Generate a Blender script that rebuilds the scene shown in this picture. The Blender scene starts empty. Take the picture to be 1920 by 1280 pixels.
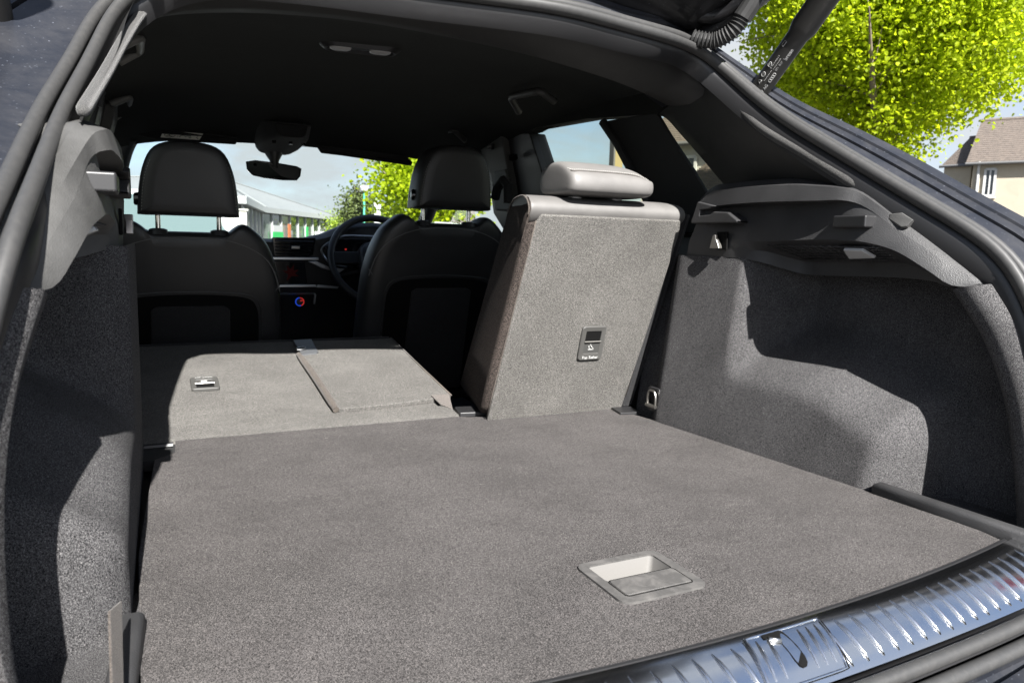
import bpy, bmesh, math, random
from mathutils import Vector, Matrix
random.seed(7)
S = bpy.context.scene
COL = S.collection
R_ = math.radians

# ------------------------------------------------------------------ camera, sky, sun, exposure
cam = bpy.data.objects.new('camera', bpy.data.cameras.new('camera'))
COL.objects.link(cam)
cam.data.sensor_width = 36.0
cam.data.sensor_fit = 'HORIZONTAL'
cam.data.lens = 26.006
cam.data.dof.use_dof = True
cam.data.dof.focus_distance = 1.35
cam.data.dof.aperture_fstop = 11.0
cam.data.clip_start = 0.01
cam.data.clip_end = 600.0
cam.matrix_world = Matrix(((0.898001, 0.035414, -0.438566, -0.49),
    (-0.439217, 0.131355, -0.888726, 0),
    (0.026134, 0.990703, 0.133511, 1.12),
    (0, 0, 0, 1)))
S.camera = cam

SUN_ELEV, SUN_AZ = R_(39.5), R_(5.4)          # height, and how far left of straight behind the car
wd = bpy.data.worlds.new('World')
S.world = wd
wd.use_nodes = True
nt = wd.node_tree
nt.nodes.clear()
N = nt.nodes.new
L = nt.links.new
out = N('ShaderNodeOutputWorld')
bg = N('ShaderNodeBackground')
bg.inputs['Strength'].default_value = 0.056
sky = N('ShaderNodeTexSky')
sky.sky_type = 'NISHITA'
sky.sun_disc = False
sky.sun_elevation = SUN_ELEV
sky.sun_rotation = math.pi + SUN_AZ
sky.air_density = 0.75
sky.dust_density = 0.9
sky.ozone_density = 1.5
tc = N('ShaderNodeTexCoord')
mp = N('ShaderNodeMapping')
mp.inputs['Scale'].default_value = (1.0, 1.0, 3.2)
mp.inputs['Location'].default_value = (0.35, 0.1, 0.2)
n1 = N('ShaderNodeTexNoise')
n1.inputs['Scale'].default_value = 3.1
n1.inputs['Detail'].default_value = 9.0
n1.inputs['Roughness'].default_value = 0.58
n1.inputs['Distortion'].default_value = 0.25
cr = N('ShaderNodeValToRGB')
cr.color_ramp.elements[0].position = 0.38
cr.color_ramp.elements[0].color = (0, 0, 0, 1)
cr.color_ramp.elements[1].position = 0.66
cr.color_ramp.elements[1].color = (1, 1, 1, 1)
mx = N('ShaderNodeMix')
mx.data_type = 'RGBA'
mx.inputs['B'].default_value = (3.5, 3.68, 3.85, 1)
L(tc.outputs['Generated'], mp.inputs['Vector'])
L(mp.outputs['Vector'], n1.inputs['Vector'])
sx = N('ShaderNodeSeparateXYZ')
L(tc.outputs['Generated'], sx.inputs['Vector'])
lowc = N('ShaderNodeMath')                      # banks of cloud lie thicker towards the horizon, all the way round
lowc.operation = 'MULTIPLY_ADD'
lowc.inputs[1].default_value = -0.20
lowc.inputs[2].default_value = 0.085
L(sx.outputs['Z'], lowc.inputs[0])
addc = N('ShaderNodeMath')
addc.operation = 'ADD'
L(n1.outputs['Fac'], addc.inputs[0])
L(lowc.outputs[0], addc.inputs[1])
L(addc.outputs[0], cr.inputs['Fac'])
L(cr.outputs['Color'], mx.inputs['Factor'])
L(sky.outputs['Color'], mx.inputs['A'])
L(mx.outputs['Result'], bg.inputs['Color'])
L(bg.outputs['Background'], out.inputs['Surface'])

sd = bpy.data.lights.new('sun', 'SUN')
sd.energy = 5.0
sd.angle = R_(0.55)
sd.color = (1.0, 0.972, 0.935)
sun = bpy.data.objects.new('sun', sd)
COL.objects.link(sun)
sdir = Vector((math.sin(SUN_AZ) * math.cos(SUN_ELEV), math.cos(SUN_AZ) * math.cos(SUN_ELEV), -math.sin(SUN_ELEV)))
sun.rotation_euler = sdir.to_track_quat('-Z', 'Y').to_euler()
sun.location = (0, -10, 12)

vs = S.view_settings
vs.view_transform = 'Standard'
vs.look = 'None'
vs.gamma = 1.0
vs.use_curve_mapping = False
vs.exposure = 1.95
S.cycles.max_bounces = 10
S.cycles.diffuse_bounces = 5
S.cycles.transparent_max_bounces = 16
S.cycles.sample_clamp_indirect = 8.0

# ------------------------------------------------------------------ helpers
ZF = 0.735          # height of the boot floor above the ground: the car is modelled from its boot floor
XM = 0.022          # middle plane of the car
XMIR = 0.018        # mirror plane for the side trim

def spl(pts, n=6, closed=False):
    """Catmull-Rom through pts, n steps per span"""
    P = [Vector(p) for p in pts]
    m = len(P)
    o = []
    spans = m if closed else m - 1
    for i in range(spans):
        if closed:
            a, b, c, d = P[(i - 1) % m], P[i], P[(i + 1) % m], P[(i + 2) % m]
        else:
            a, b, c, d = P[max(i - 1, 0)], P[i], P[i + 1], P[min(i + 2, m - 1)]
        for k in range(n):
            t = k / n
            o.append(0.5 * ((2 * b) + (c - a) * t + (2 * a - 5 * b + 4 * c - d) * t * t + (3 * b - a - 3 * c + d) * t ** 3))
    if not closed:
        o.append(P[-1].copy())
    return o

def resample(path, n):
    P = [Vector(p) for p in path]
    d = [0.0]
    for a, b in zip(P, P[1:]):
        d.append(d[-1] + (b - a).length)
    o = []
    j = 0
    for i in range(n):
        t = d[-1] * i / (n - 1)
        while j < len(d) - 2 and d[j + 1] < t:
            j += 1
        s = (t - d[j]) / max(d[j + 1] - d[j], 1e-9)
        o.append(P[j].lerp(P[j + 1], min(max(s, 0), 1)))
    return o

def smooth(a, b, x):
    t = min(max((x - a) / (b - a), 0.0), 1.0)
    return t * t * (3 - 2 * t)

def rrect(w, h, r, n=5):
    """rounded rectangle outline, centred, counter-clockwise"""
    o = []
    for cx, cy, a0 in ((w / 2 - r, h / 2 - r, 0), (-w / 2 + r, h / 2 - r, 90), (-w / 2 + r, -h / 2 + r, 180), (w / 2 - r, -h / 2 + r, 270)):
        for k in range(n + 1):
            a = R_(a0 + 90 * k / n)
            o.append((cx + r * math.cos(a), cy + r * math.sin(a)))
    return o

class MB:
    def __init__(s):
        s.v, s.f = [], []
    def add(s, vs, fs):
        o = len(s.v)
        s.v += [tuple(v) for v in vs]
        s.f += [tuple(i + o for i in f) for f in fs]
        return s
    def box(s, c, size, rot=None):
        c = Vector(c)
        hx, hy, hz = [q / 2 for q in size]
        P = [Vector((x, y, z)) for z in (-hz, hz) for y in (-hy, hy) for x in (-hx, hx)]
        if rot is not None:
            P = [rot @ p for p in P]
        return s.add([c + p for p in P], [(0, 2, 3, 1), (4, 5, 7, 6), (0, 1, 5, 4), (2, 6, 7, 3), (0, 4, 6, 2), (1, 3, 7, 5)])
    def grid(s, rows, cu=False, cv=False):
        n, m = len(rows), len(rows[0])
        fs = []
        for i in range(n if cv else n - 1):
            for j in range(m if cu else m - 1):
                fs.append((i * m + j, i * m + (j + 1) % m, ((i + 1) % n) * m + (j + 1) % m, ((i + 1) % n) * m + j))
        return s.add([p for r in rows for p in r], fs)
    def loop(s, rings, cap0=True, cap1=True):
        """closed rings skinned together, ends capped"""
        m = len(rings[0])
        o = len(s.v)
        s.grid(rings, cu=True)
        if cap0:
            s.f.append(tuple(o + i for i in reversed(range(m))))
        if cap1:
            s.f.append(tuple(o + (len(rings) - 1) * m + i for i in range(m)))
        return s
    def frames(s, P, closed):
        T = []
        m = len(P)
        for i in range(m):
            a = P[(i - 1) % m] if closed or i > 0 else P[i]
            b = P[(i + 1) % m] if closed or i < m - 1 else P[i]
            T.append((b - a).normalized())
        return T
    def tube(s, path, r, n=8, closed=False, caps=True):
        P = [Vector(p) for p in path]
        T = s.frames(P, closed)
        up = Vector((0, 0, 1)) if abs(T[0].z) < 0.9 else Vector((0, 1, 0))
        u = T[0].cross(up).normalized()
        rings = []
        for i, p in enumerate(P):
            u = (u - T[i] * u.dot(T[i])).normalized()
            w = T[i].cross(u)
            rr = r[i] if isinstance(r, (list, tuple)) else r
            rings.append([p + (u * math.cos(2 * math.pi * k / n) + w * math.sin(2 * math.pi * k / n)) * rr for k in range(n)])
        if closed:
            return s.grid(rings, cu=True, cv=True)
        return s.loop(rings, caps, caps)
    def sweep(s, path, prof, ref, closed=False, open_prof=False):
        """prof: (a, b) pairs; a along the side axis (towards ref(i, p)), b along tangent x side"""
        P = [Vector(p) for p in path]
        T = s.frames(P, closed)
        rings = []
        for i, p in enumerate(P):
            d = Vector(ref(i, p))
            u = (d - T[i] * d.dot(T[i])).normalized()
            w = T[i].cross(u)
            rings.append([p + u * a + w * b for a, b in prof])
        if open_prof:
            return s.grid(rings, cv=closed)
        if closed:
            return s.grid(rings, cu=True, cv=True)
        return s.loop(rings)
    def prism(s, poly, vec):
        P = [Vector(p) for p in poly]
        v = Vector(vec)
        m = len(P)
        return s.add(P + [p + v for p in P], [tuple(reversed(range(m))), tuple(range(m, 2 * m))] + [(i, (i + 1) % m, m + (i + 1) % m, m + i) for i in range(m)])
    def mirror(s):
        o = MB()
        o.v = [(2 * XMIR - x, y, z) for x, y, z in s.v]
        o.f = [tuple(reversed(f)) for f in s.f]
        return o
    def build(s, name, mat, parent=None, sharp=35, bevel=0, sub=0, solid=0, z=None, segs=2, off=-1, fix=True, label=None, crease=None):
        z = (ZF if parent is not None else 0) if z is None else z
        me = bpy.data.meshes.new(name)
        me.from_pydata([(a, b, c + z) for a, b, c in s.v], [], s.f)
        if fix:
            bm = bmesh.new()
            bm.from_mesh(me)
            bmesh.ops.remove_doubles(bm, verts=bm.verts, dist=1e-6)
            bmesh.ops.recalc_face_normals(bm, faces=bm.faces)
            bm.to_mesh(me)
            bm.free()
        me.materials.append(mat)
        o = bpy.data.objects.new(name, me)
        COL.objects.link(o)
        if parent is not None:
            o.parent = parent
        if sharp is not None:
            me.shade_smooth()
            if sharp:
                me.set_sharp_from_angle(angle=R_(sharp))
        if solid:
            md = o.modifiers.new('solid', 'SOLIDIFY')
            md.thickness = solid
            md.offset = off
        if bevel:
            md = o.modifiers.new('bevel', 'BEVEL')
            md.width = bevel
            md.segments = segs
            md.limit_method = 'ANGLE'
            md.angle_limit = R_(30)
            md.harden_normals = True
        if sub:
            md = o.modifiers.new('sub', 'SUBSURF')
            md.levels = md.render_levels = sub
        if label:
            o['label'] = label
        return o

def both(mb, name, mat, parent, **k):
    """the part and its mirror image on the other side of the car"""
    return mb.build(name, mat, parent, **k), mb.mirror().build(name, mat, parent, **k)

def empty(name, loc=(0, 0, 0), rz=0.0):
    o = bpy.data.objects.new(name, None)
    COL.objects.link(o)
    o.location = loc
    o.rotation_euler = (0, 0, rz)
    o.empty_display_size = 0.2
    return o

def tag(o, label, cat=None, group=None, kind=None):
    o['label'] = label
    if cat:
        o['category'] = cat
    if group:
        o['group'] = group
    if kind:
        o['kind'] = kind
    return o

def text_mesh(body, size, bold=0.0):
    cu = bpy.data.curves.new('lettering', 'FONT')
    cu.body = body
    cu.size = size
    cu.offset = bold
    cu.resolution_u = 3
    o = bpy.data.objects.new('lettering', cu)
    COL.objects.link(o)
    dg = bpy.context.evaluated_depsgraph_get()
    me = bpy.data.meshes.new_from_object(o.evaluated_get(dg))
    V_ = [tuple(v.co) for v in me.vertices]
    F_ = [tuple(p.vertices) for p in me.polygons]
    bpy.data.objects.remove(o)
    bpy.data.curves.remove(cu)
    bpy.data.meshes.remove(me)
    return V_, F_

# ------------------------------------------------------------------ materials
def mat(name, col, rough=0.5, metal=0.0, spec=0.5, coat=0.0, sheen=0.0, emit=None, es=0.0, coat_rough=0.03):
    m = bpy.data.materials.new(name)
    m.use_nodes = True
    b = m.node_tree.nodes['Principled BSDF']
    b.inputs['Base Color'].default_value = (*col, 1)
    b.inputs['Roughness'].default_value = rough
    b.inputs['Metallic'].default_value = metal
    b.inputs['Specular IOR Level'].default_value = spec
    b.inputs['Coat Weight'].default_value = coat
    b.inputs['Coat Roughness'].default_value = coat_rough
    b.inputs['Sheen Weight'].default_value = sheen
    b.inputs['Sheen Roughness'].default_value = 0.4
    if emit:
        b.inputs['Emission Color'].default_value = (*emit, 1)
        b.inputs['Emission Strength'].default_value = es
    return m

def nd(m, kind, **k):
    n = m.node_tree.nodes.new(kind)
    for a, v in k.items():
        n.inputs[a].default_value = v
    return n

def noise_of(m, scale, detail=2.0, rough=0.5, space='Object', stretch=None, dist=0.0):
    t = m.node_tree.nodes.new('ShaderNodeTexCoord')
    n = nd(m, 'ShaderNodeTexNoise', Scale=scale, Detail=detail, Roughness=rough, Distortion=dist)
    if stretch:
        mp = m.node_tree.nodes.new('ShaderNodeMapping')
        mp.inputs['Scale'].default_value = stretch
        m.node_tree.links.new(t.outputs[space], mp.inputs['Vector'])
        m.node_tree.links.new(mp.outputs['Vector'], n.inputs['Vector'])
    else:
        m.node_tree.links.new(t.outputs[space], n.inputs['Vector'])
    return n

def ramp(m, src, stops):
    r = m.node_tree.nodes.new('ShaderNodeValToRGB')
    e = r.color_ramp.elements
    while len(e) < len(stops):
        e.new(0.5)
    for el, (p, c) in zip(e, stops):
        el.position = p
        el.color = (*c, 1) if len(c) == 3 else c
    m.node_tree.links.new(src, r.inputs['Fac'])
    return r

def bump(m, src, strength, dist):
    b = nd(m, 'ShaderNodeBump', Strength=strength, Distance=dist)
    m.node_tree.links.new(src, b.inputs['Height'])
    m.node_tree.links.new(b.outputs['Normal'], m.node_tree.nodes['Principled BSDF'].inputs['Normal'])
    return b

def mulc(m, a, b):
    x = m.node_tree.nodes.new('ShaderNodeMix')
    x.data_type = 'RGBA'
    x.blend_type = 'MULTIPLY'
    x.inputs['Factor'].default_value = 1.0
    m.node_tree.links.new(a, x.inputs['A'])
    m.node_tree.links.new(b, x.inputs['B'])
    return x.outputs['Result']

def carpet(name, lo, hi, scale=520, mott=0.25, sheen=0.15, bs=0.6, span=(0.42, 0.60)):
    """short needle-punched pile: light and dark fibres, soft mottling"""
    m = mat(name, hi, 0.95, spec=0.15, sheen=sheen)
    a = noise_of(m, scale, 3.0, 0.72)
    r = ramp(m, a.outputs['Fac'], [(span[0], lo), (span[1], hi)])
    b = noise_of(m, 7.0, 4, 0.6)
    q = ramp(m, b.outputs['Fac'], [(0.3, (1 - mott,) * 3), (0.7, (1 + mott * 0.4,) * 3)])
    b2 = noise_of(m, 5.0, 5, 0.62, stretch=(1.0, 2.6, 1.0), dist=1.1)
    q2 = ramp(m, b2.outputs['Fac'], [(0.34, (1 - mott * 0.5,) * 3), (0.5, (1.0,) * 3), (0.68, (1 + mott * 0.3,) * 3)])
    c = noise_of(m, 1500, 1, 0.5)
    w = ramp(m, c.outputs['Fac'], [(0.60, (1, 1, 1)), (0.74, (3.2, 3.1, 3.0))])
    col = mulc(m, mulc(m, mulc(m, r.outputs['Color'], q.outputs['Color']), q2.outputs['Color']), w.outputs['Color'])
    m.node_tree.links.new(col, m.node_tree.nodes['Principled BSDF'].inputs['Base Color'])
    bump(m, a.outputs['Fac'], bs, 0.0016)
    return m

def grained(name, col, rough=0.5, scale=900, bs=0.25, spec=0.5, dust=0.0):
    """moulded plastic or leatherette with a fine pebble grain"""
    m = mat(name, col, rough, spec=spec)
    t = m.node_tree.nodes.new('ShaderNodeTexCoord')
    v = nd(m, 'ShaderNodeTexVoronoi', Scale=scale)
    m.node_tree.links.new(t.outputs['Object'], v.inputs['Vector'])
    bump(m, v.outputs['Distance'], bs, 0.0008)
    a = noise_of(m, 9, 5, 0.65)
    r = ramp(m, a.outputs['Fac'], [(0.3, tuple(c * 0.85 for c in col)), (0.75, tuple(c * 1.2 + dust for c in col))])
    m.node_tree.links.new(r.outputs['Color'], m.node_tree.nodes['Principled BSDF'].inputs['Base Color'])
    rr = ramp(m, a.outputs['Fac'], [(0.3, (rough - 0.06,) * 3), (0.7, (rough + 0.08,) * 3)])
    m.node_tree.links.new(rr.outputs['Color'], m.node_tree.nodes['Principled BSDF'].inputs['Roughness'])
    return m

def worn(name, col, rough=0.4, metal=0.0, dust=(0.3, 0.27, 0.24), amount=0.3, scale=40, coat=0.0):
    """a surface with patchy dust and light scuffs"""
    m = mat(name, col, rough, metal, coat=coat)
    a = noise_of(m, scale, 8, 0.7, dist=0.6)
    r = ramp(m, a.outputs['Fac'], [(0.45, col), (0.85, tuple(c * (1 - amount) + d * amount for c, d in zip(col, dust)))])
    m.node_tree.links.new(r.outputs['Color'], m.node_tree.nodes['Principled BSDF'].inputs['Base Color'])
    rr = ramp(m, a.outputs['Fac'], [(0.4, (rough,) * 3), (0.8, (min(rough + 0.35 * min(1.0, amount * 5), 1),) * 3)])
    m.node_tree.links.new(rr.outputs['Color'], m.node_tree.nodes['Principled BSDF'].inputs['Roughness'])
    return m

def pane(name, tint=(0.9, 0.95, 0.93), haze=0.0):
    """thin clear or tinted glass: lets light through, mirrors a little"""
    m = bpy.data.materials.new(name)
    m.use_nodes = True
    n = m.node_tree.nodes
    n.clear()
    o = n.new('ShaderNodeOutputMaterial')
    t = n.new('ShaderNodeBsdfTransparent')
    t.inputs['Color'].default_value = (*tint, 1)
    g = n.new('ShaderNodeBsdfGlossy')
    g.inputs['Roughness'].default_value = 0.02
    fr = n.new('ShaderNodeLayerWeight')
    fr.inputs['Blend'].default_value = 0.5
    x = n.new('ShaderNodeMixShader')
    l = m.node_tree.links.new
    pw = n.new('ShaderNodeMath')
    pw.operation = 'POWER'
    pw.inputs[1].default_value = 4.0
    sc = n.new('ShaderNodeMath')
    sc.operation = 'MULTIPLY_ADD'
    sc.inputs[1].default_value = 0.6
    sc.inputs[2].default_value = 0.04
    l(fr.outputs['Facing'], pw.inputs[0])
    l(pw.outputs[0], sc.inputs[0])
    l(sc.outputs[0], x.inputs[0])
    l(t.outputs[0], x.inputs[1])
    l(g.outputs[0], x.inputs[2])
    l(x.outputs[0], o.inputs['Surface'])
    return m

M = {}
M['carpet'] = carpet('floor carpet', (0.0035, 0.0032, 0.0031), (0.101, 0.0945, 0.0925), 820, 0.2, 0.03, 0.3, (0.39, 0.62))
M['seat_carpet'] = carpet('seat back carpet', (0.009, 0.0086, 0.0081), (0.156, 0.151, 0.142), 860, 0.18, 0.03, 0.3, (0.38, 0.63))
M['side_carpet'] = carpet('side panel carpet', (0.005, 0.005, 0.0056), (0.112, 0.110, 0.112), 900, 0.2, 0.0, 0.5, (0.41, 0.63))
M['seat_cloth'] = carpet('seat side cloth', (0.005, 0.0042, 0.0037), (0.066, 0.054, 0.048), 560, 0.15, 0.0, 0.4)
M['strap'] = carpet('brown binding', (0.045, 0.039, 0.034), (0.10, 0.087, 0.077), 900, 0.2, 0.1, 0.5)
M['pale_binding'] = carpet('pale binding', (0.06, 0.054, 0.05), (0.13, 0.118, 0.11), 900, 0.1, 0.1, 0.4)
M['plastic'] = grained('grained black plastic', (0.027, 0.027, 0.028), 0.50, 620, 0.5, spec=0.4, dust=0.009)
M['plastic_smooth'] = mat('satin black plastic', (0.016, 0.016, 0.017), 0.42)
M['pillar_plastic'] = grained('pillar plastic', (0.014, 0.014, 0.014), 0.62, 900, 0.2)
M['dusty_plastic'] = grained('dusty grey plastic', (0.055, 0.0545, 0.053), 0.6, 700, 0.3, dust=0.02)
M['welt'] = carpet('woven welt', (0.03, 0.03, 0.03), (0.075, 0.074, 0.072), 1600, 0.1, 0.2, 0.5)
M['rubber'] = worn('weather strip rubber', (0.032, 0.032, 0.032), 0.55, amount=0.05, scale=120)
M['headliner'] = carpet('headliner cloth', (0.012, 0.013, 0.012), (0.018, 0.019, 0.018), 900, 0.1, 0.05, 0.2)
M['vinyl'] = grained('grey leatherette', (0.108, 0.104, 0.100), 0.56, 700, 0.18)
M['black_vinyl'] = grained('black leatherette', (0.021, 0.021, 0.022), 0.42, 700, 0.15)
M['cloth_black'] = carpet('black seat cloth', (0.014, 0.014, 0.015), (0.028, 0.028, 0.029), 900, 0.1, 0.1, 0.3)
M['thread'] = mat('pale thread', (0.35, 0.34, 0.32), 0.8)
M['thread_dark'] = mat('grey thread', (0.12, 0.12, 0.12), 0.8)
M['chrome'] = mat('chrome', (0.75, 0.75, 0.76), 0.12, 1.0)
M['satin'] = mat('satin silver', (0.55, 0.56, 0.57), 0.32, 1.0)
M['grey_metal'] = mat('grey steel', (0.30, 0.29, 0.27), 0.38, 1.0)
M['piano'] = mat('gloss black', (0.006, 0.006, 0.007), 0.08, coat=0.6)
M['void'] = mat('dark cavity', (0.004, 0.004, 0.004), 0.9, spec=0.1)
M['floorpan'] = mat('cabin floor carpet', (0.010, 0.010, 0.010), 0.95)
M['lamp_lens'] = mat('lamp lens', (0.42, 0.42, 0.42), 0.18)
M['white_print'] = mat('white print', (0.42, 0.42, 0.41), 0.6)
M['label_white'] = mat('label paper', (0.8, 0.8, 0.72), 0.6)
M['ledge_dust'] = grained('dusty ledge plastic', (0.041, 0.0405, 0.039), 0.62, 700, 0.3, dust=0.03)
M['print_dark'] = mat('black print', (0.03, 0.03, 0.03), 0.6)
M['glass'] = pane('clear glass', (0.90, 0.965, 0.955))
M['tint_glass'] = pane('privacy glass', (0.66, 0.665, 0.55))
M['mirror'] = mat('mirror glass', (0.80, 0.92, 0.88), 0.02, 1.0)
M['red_light'] = mat('red telltale', (0.6, 0.02, 0.02), 0.5, emit=(1, 0.05, 0.04), es=0.09)
M['blue_light'] = mat('blue ring light', (0.02, 0.05, 0.6), 0.5, emit=(0.03, 0.12, 1), es=0.11)
M['screen_red'] = mat('screen picture', (0.035, 0.007, 0.007), 0.6, spec=0.05, emit=(0.5, 0.06, 0.06), es=0.003)

def paint(name, col, flake=(0.5, 0.55, 0.65), amt=0.5, dust=0.15, coat=0.4):
    m = mat(name, col, 0.5, 0.0, spec=0.3, coat=coat, coat_rough=0.06)
    t = m.node_tree.nodes.new('ShaderNodeTexCoord')
    v = nd(m, 'ShaderNodeTexVoronoi', Scale=620)
    m.node_tree.links.new(t.outputs['Object'], v.inputs['Vector'])
    r = ramp(m, v.outputs['Color'], [(0.90, col), (0.985, tuple(c + (f - c) * amt for c, f in zip(col, flake)))])
    a = noise_of(m, 18, 8, 0.7, dist=0.4)
    d = ramp(m, a.outputs['Fac'], [(0.42, (0, 0, 0)), (0.85, (dust,) * 3)])
    x = m.node_tree.nodes.new('ShaderNodeMix')
    x.data_type = 'RGBA'
    x.inputs['B'].default_value = (0.32, 0.30, 0.28, 1)
    l = m.node_tree.links.new
    l(d.outputs['Color'], x.inputs['Factor'])
    l(r.outputs['Color'], x.inputs['A'])
    b = m.node_tree.nodes['Principled BSDF']
    l(x.outputs['Result'], b.inputs['Base Color'])
    rr = ramp(m, a.outputs['Fac'], [(0.4, (0.05,) * 3), (0.8, (0.35,) * 3)])
    l(rr.outputs['Color'], b.inputs['Coat Roughness'])
    return m
M['paint'] = paint('blue black metallic paint', (0.010, 0.0115, 0.016), amt=0.16, dust=0.07, coat=0.16)
M['paint_gloss'] = paint('clean black paint', (0.006, 0.006, 0.007), amt=0.15, dust=0.06)
M['chrome_worn'] = worn('polished steel', (0.74, 0.74, 0.74), 0.15, 1.0, amount=0.03, scale=160)

# ================================================================== THE CAR: load area
car = empty('car', (XM, 0.45, 0))
tag(car, 'dark blue black car with open tailgate, seen into its carpeted boot', 'car')
car_inv = Matrix.Translation((-XM, -0.45, 0))
_build = MB.build
def _car_build(s, name, m, parent=None, **k):
    o = _build(s, name, m, parent, **k)
    if parent is car:
        o.matrix_parent_inverse = car_inv
    return o
MB.build = _car_build

def holed(outer, holes, z=0.0):
    """flat sheet with holes, as an MB"""
    bm = bmesh.new()
    es = []
    for lp in [outer] + holes:
        vs_ = [bm.verts.new((p[0], p[1], z)) for p in lp]
        for i in range(len(vs_)):
            es.append(bm.edges.new((vs_[i], vs_[(i + 1) % len(vs_)])))
    bmesh.ops.triangle_fill(bm, use_beauty=True, use_dissolve=False, edges=es)
    bm.verts.index_update()
    o = MB()
    o.add([v.co[:] for v in bm.verts], [[v.index for v in f.verts] for f in bm.faces])
    bm.free()
    return o

# --- boot floor board with the recessed pull handle
def sill_y(x):
    d = x - XM
    return 0.517 + 0.16 * d * d
fl = [(-0.455, 1.497), (-0.2, 1.490), (0.085, 1.483), (0.115, 1.480), (0.135, 1.468), (0.175, 1.462), (0.176, 1.436), (0.30, 1.436), (0.497, 1.432), (0.500, 1.36), (0.514, 1.261), (0.528, 1.035), (0.545, 0.767), (0.548, 0.60), (0.54, 0.565)]
fl += [(0.54 - 0.08 * k, sill_y(0.54 - 0.08 * k) + 0.004) for k in range(1, 13)]
fl += [(-0.503, 0.565), (-0.509, 0.70), (-0.512, 0.95), (-0.503, 1.15), (-0.491, 1.365), (-0.458, 1.40)]
HX, HY = 0.016, 0.669
hole = [(HX + a, HY + b) for a, b in rrect(0.112, 0.1, 0.012)]
holed(fl, [hole]).build('boot_floor', M['carpet'], car, solid=0.016, sharp=None)
floor_board = bpy.data.objects['boot_floor']
fb = MB().grid([[(0.54 - 0.04 * k, sill_y(0.54 - 0.04 * k) + dy, dz) for k in range(27)] for dy, dz in ((0.005, 0.0015), (0.0035, 0.004), (-0.0005, 0.004), (-0.003, -0.006))])
fb.build('floor_edge_trim', M['plastic_smooth'], car)
o = holed([(HX + a, HY + b) for a, b in rrect(0.118, 0.106, 0.014, 6)], [[(HX - 0.0 + a, HY + 0.0205 + b) for a, b in rrect(0.094, 0.044, 0.006, 4)]], 0.0028)
hd = o.build('floor_handle', worn('scuffed grey plastic', (0.062, 0.060, 0.058), 0.55, dust=(0.24, 0.225, 0.21), amount=0.35, scale=38), car, solid=0.003, sharp=None)
rc = MB()
top = [(HX + a, HY + 0.0205 + b, 0.001) for a, b in rrect(0.094, 0.044, 0.006, 4)]
bot = [(HX + a, HY + 0.0205 + b, -0.030) for a, b in rrect(0.082, 0.034, 0.006, 4)]
rc.grid([top, bot], cu=True)
rc.f.append(tuple(range(len(top), 2 * len(top))))
rc.build('recess', mat('pale grey plastic', (0.135, 0.130, 0.123), 0.6), hd, fix=False, z=ZF).matrix_parent_inverse = Matrix()
fp = MB().prism([(HX + a, HY - 0.020 + b, 0.0028) for a, b in rrect(0.090, 0.037, 0.004, 4)], (0, 0, 0.0012))
fp.build('flap', hd.data.materials[0], hd, bevel=0.0008)
MB().tube([(HX + a, HY - 0.020 + b, 0.0028) for a, b in rrect(0.093, 0.040, 0.005, 4)], 0.0008, 4, closed=True).build('groove', M['void'], hd)

# stray fibres and lint caught in the pile
rl = random.Random(11)
lint = MB()
for k in range(22):
    x, y, a = rl.uniform(-0.46, 0.50), rl.uniform(0.58, 1.40), rl.uniform(0, 6.28)
    if abs(x - HX) < 0.065 and abs(y - HY) < 0.06:
        continue
    l_ = rl.uniform(0.002, 0.008)
    d_ = Vector((math.cos(a), math.sin(a), 0)) * l_
    e_ = Vector((-d_.y, d_.x, 0)) * rl.uniform(-0.4, 0.4)
    p_ = Vector((x, y, 0.0008))
    lint.tube([p_ - d_ * 0.5, p_ + e_ + Vector((0, 0, 0.0008)), p_ + d_ * 0.5], 0.00016, 3)
lint.build('lint', mat('pale lint', (0.22, 0.21, 0.195), 0.9), floor_board, sharp=0)['kind'] = 'stuff'

# --- chrome sill plate, ribs, lock cover
def sill_c(x):
    d = x - XM
    return 0.4565 + 0.09 * d * d
def sill_p(x, t):
    return Vector((x, sill_y(x) * (1 - t) + sill_c(x) * t - 0.002, 0.0035 - 0.030 * t * t))
xs = [-0.58 + 0.02 * k for k in range(61)]
sp = MB().grid([[sill_p(x, t) for x in xs] for t in (0, 0.1, 0.25, 0.4, 0.55, 0.7, 0.82, 0.92, 1.0)])
sp.add([sill_p(x, 1.0) + Vector((0, -0.003, -0.010)) for x in xs] , [])
plate = sp.build('sill_plate', M['chrome_worn'], car, sharp=60)
rx = [-0.56 + 0.0235 * k for k in range(48)]
for x in rx:
    if 0.005 < x < 0.118:
        continue
    path = [sill_p(x - 0.004 + 0.006 * t, t) + Vector((0, 0, 0.0004)) for t in (0.22, 0.4, 0.55, 0.7, 0.85, 0.93)]
    MB().tube(path, [0.0006, 0.0021, 0.0025, 0.0025, 0.0021, 0.0006], 8).build('rib', M['chrome_worn'], plate, sharp=80)
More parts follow.
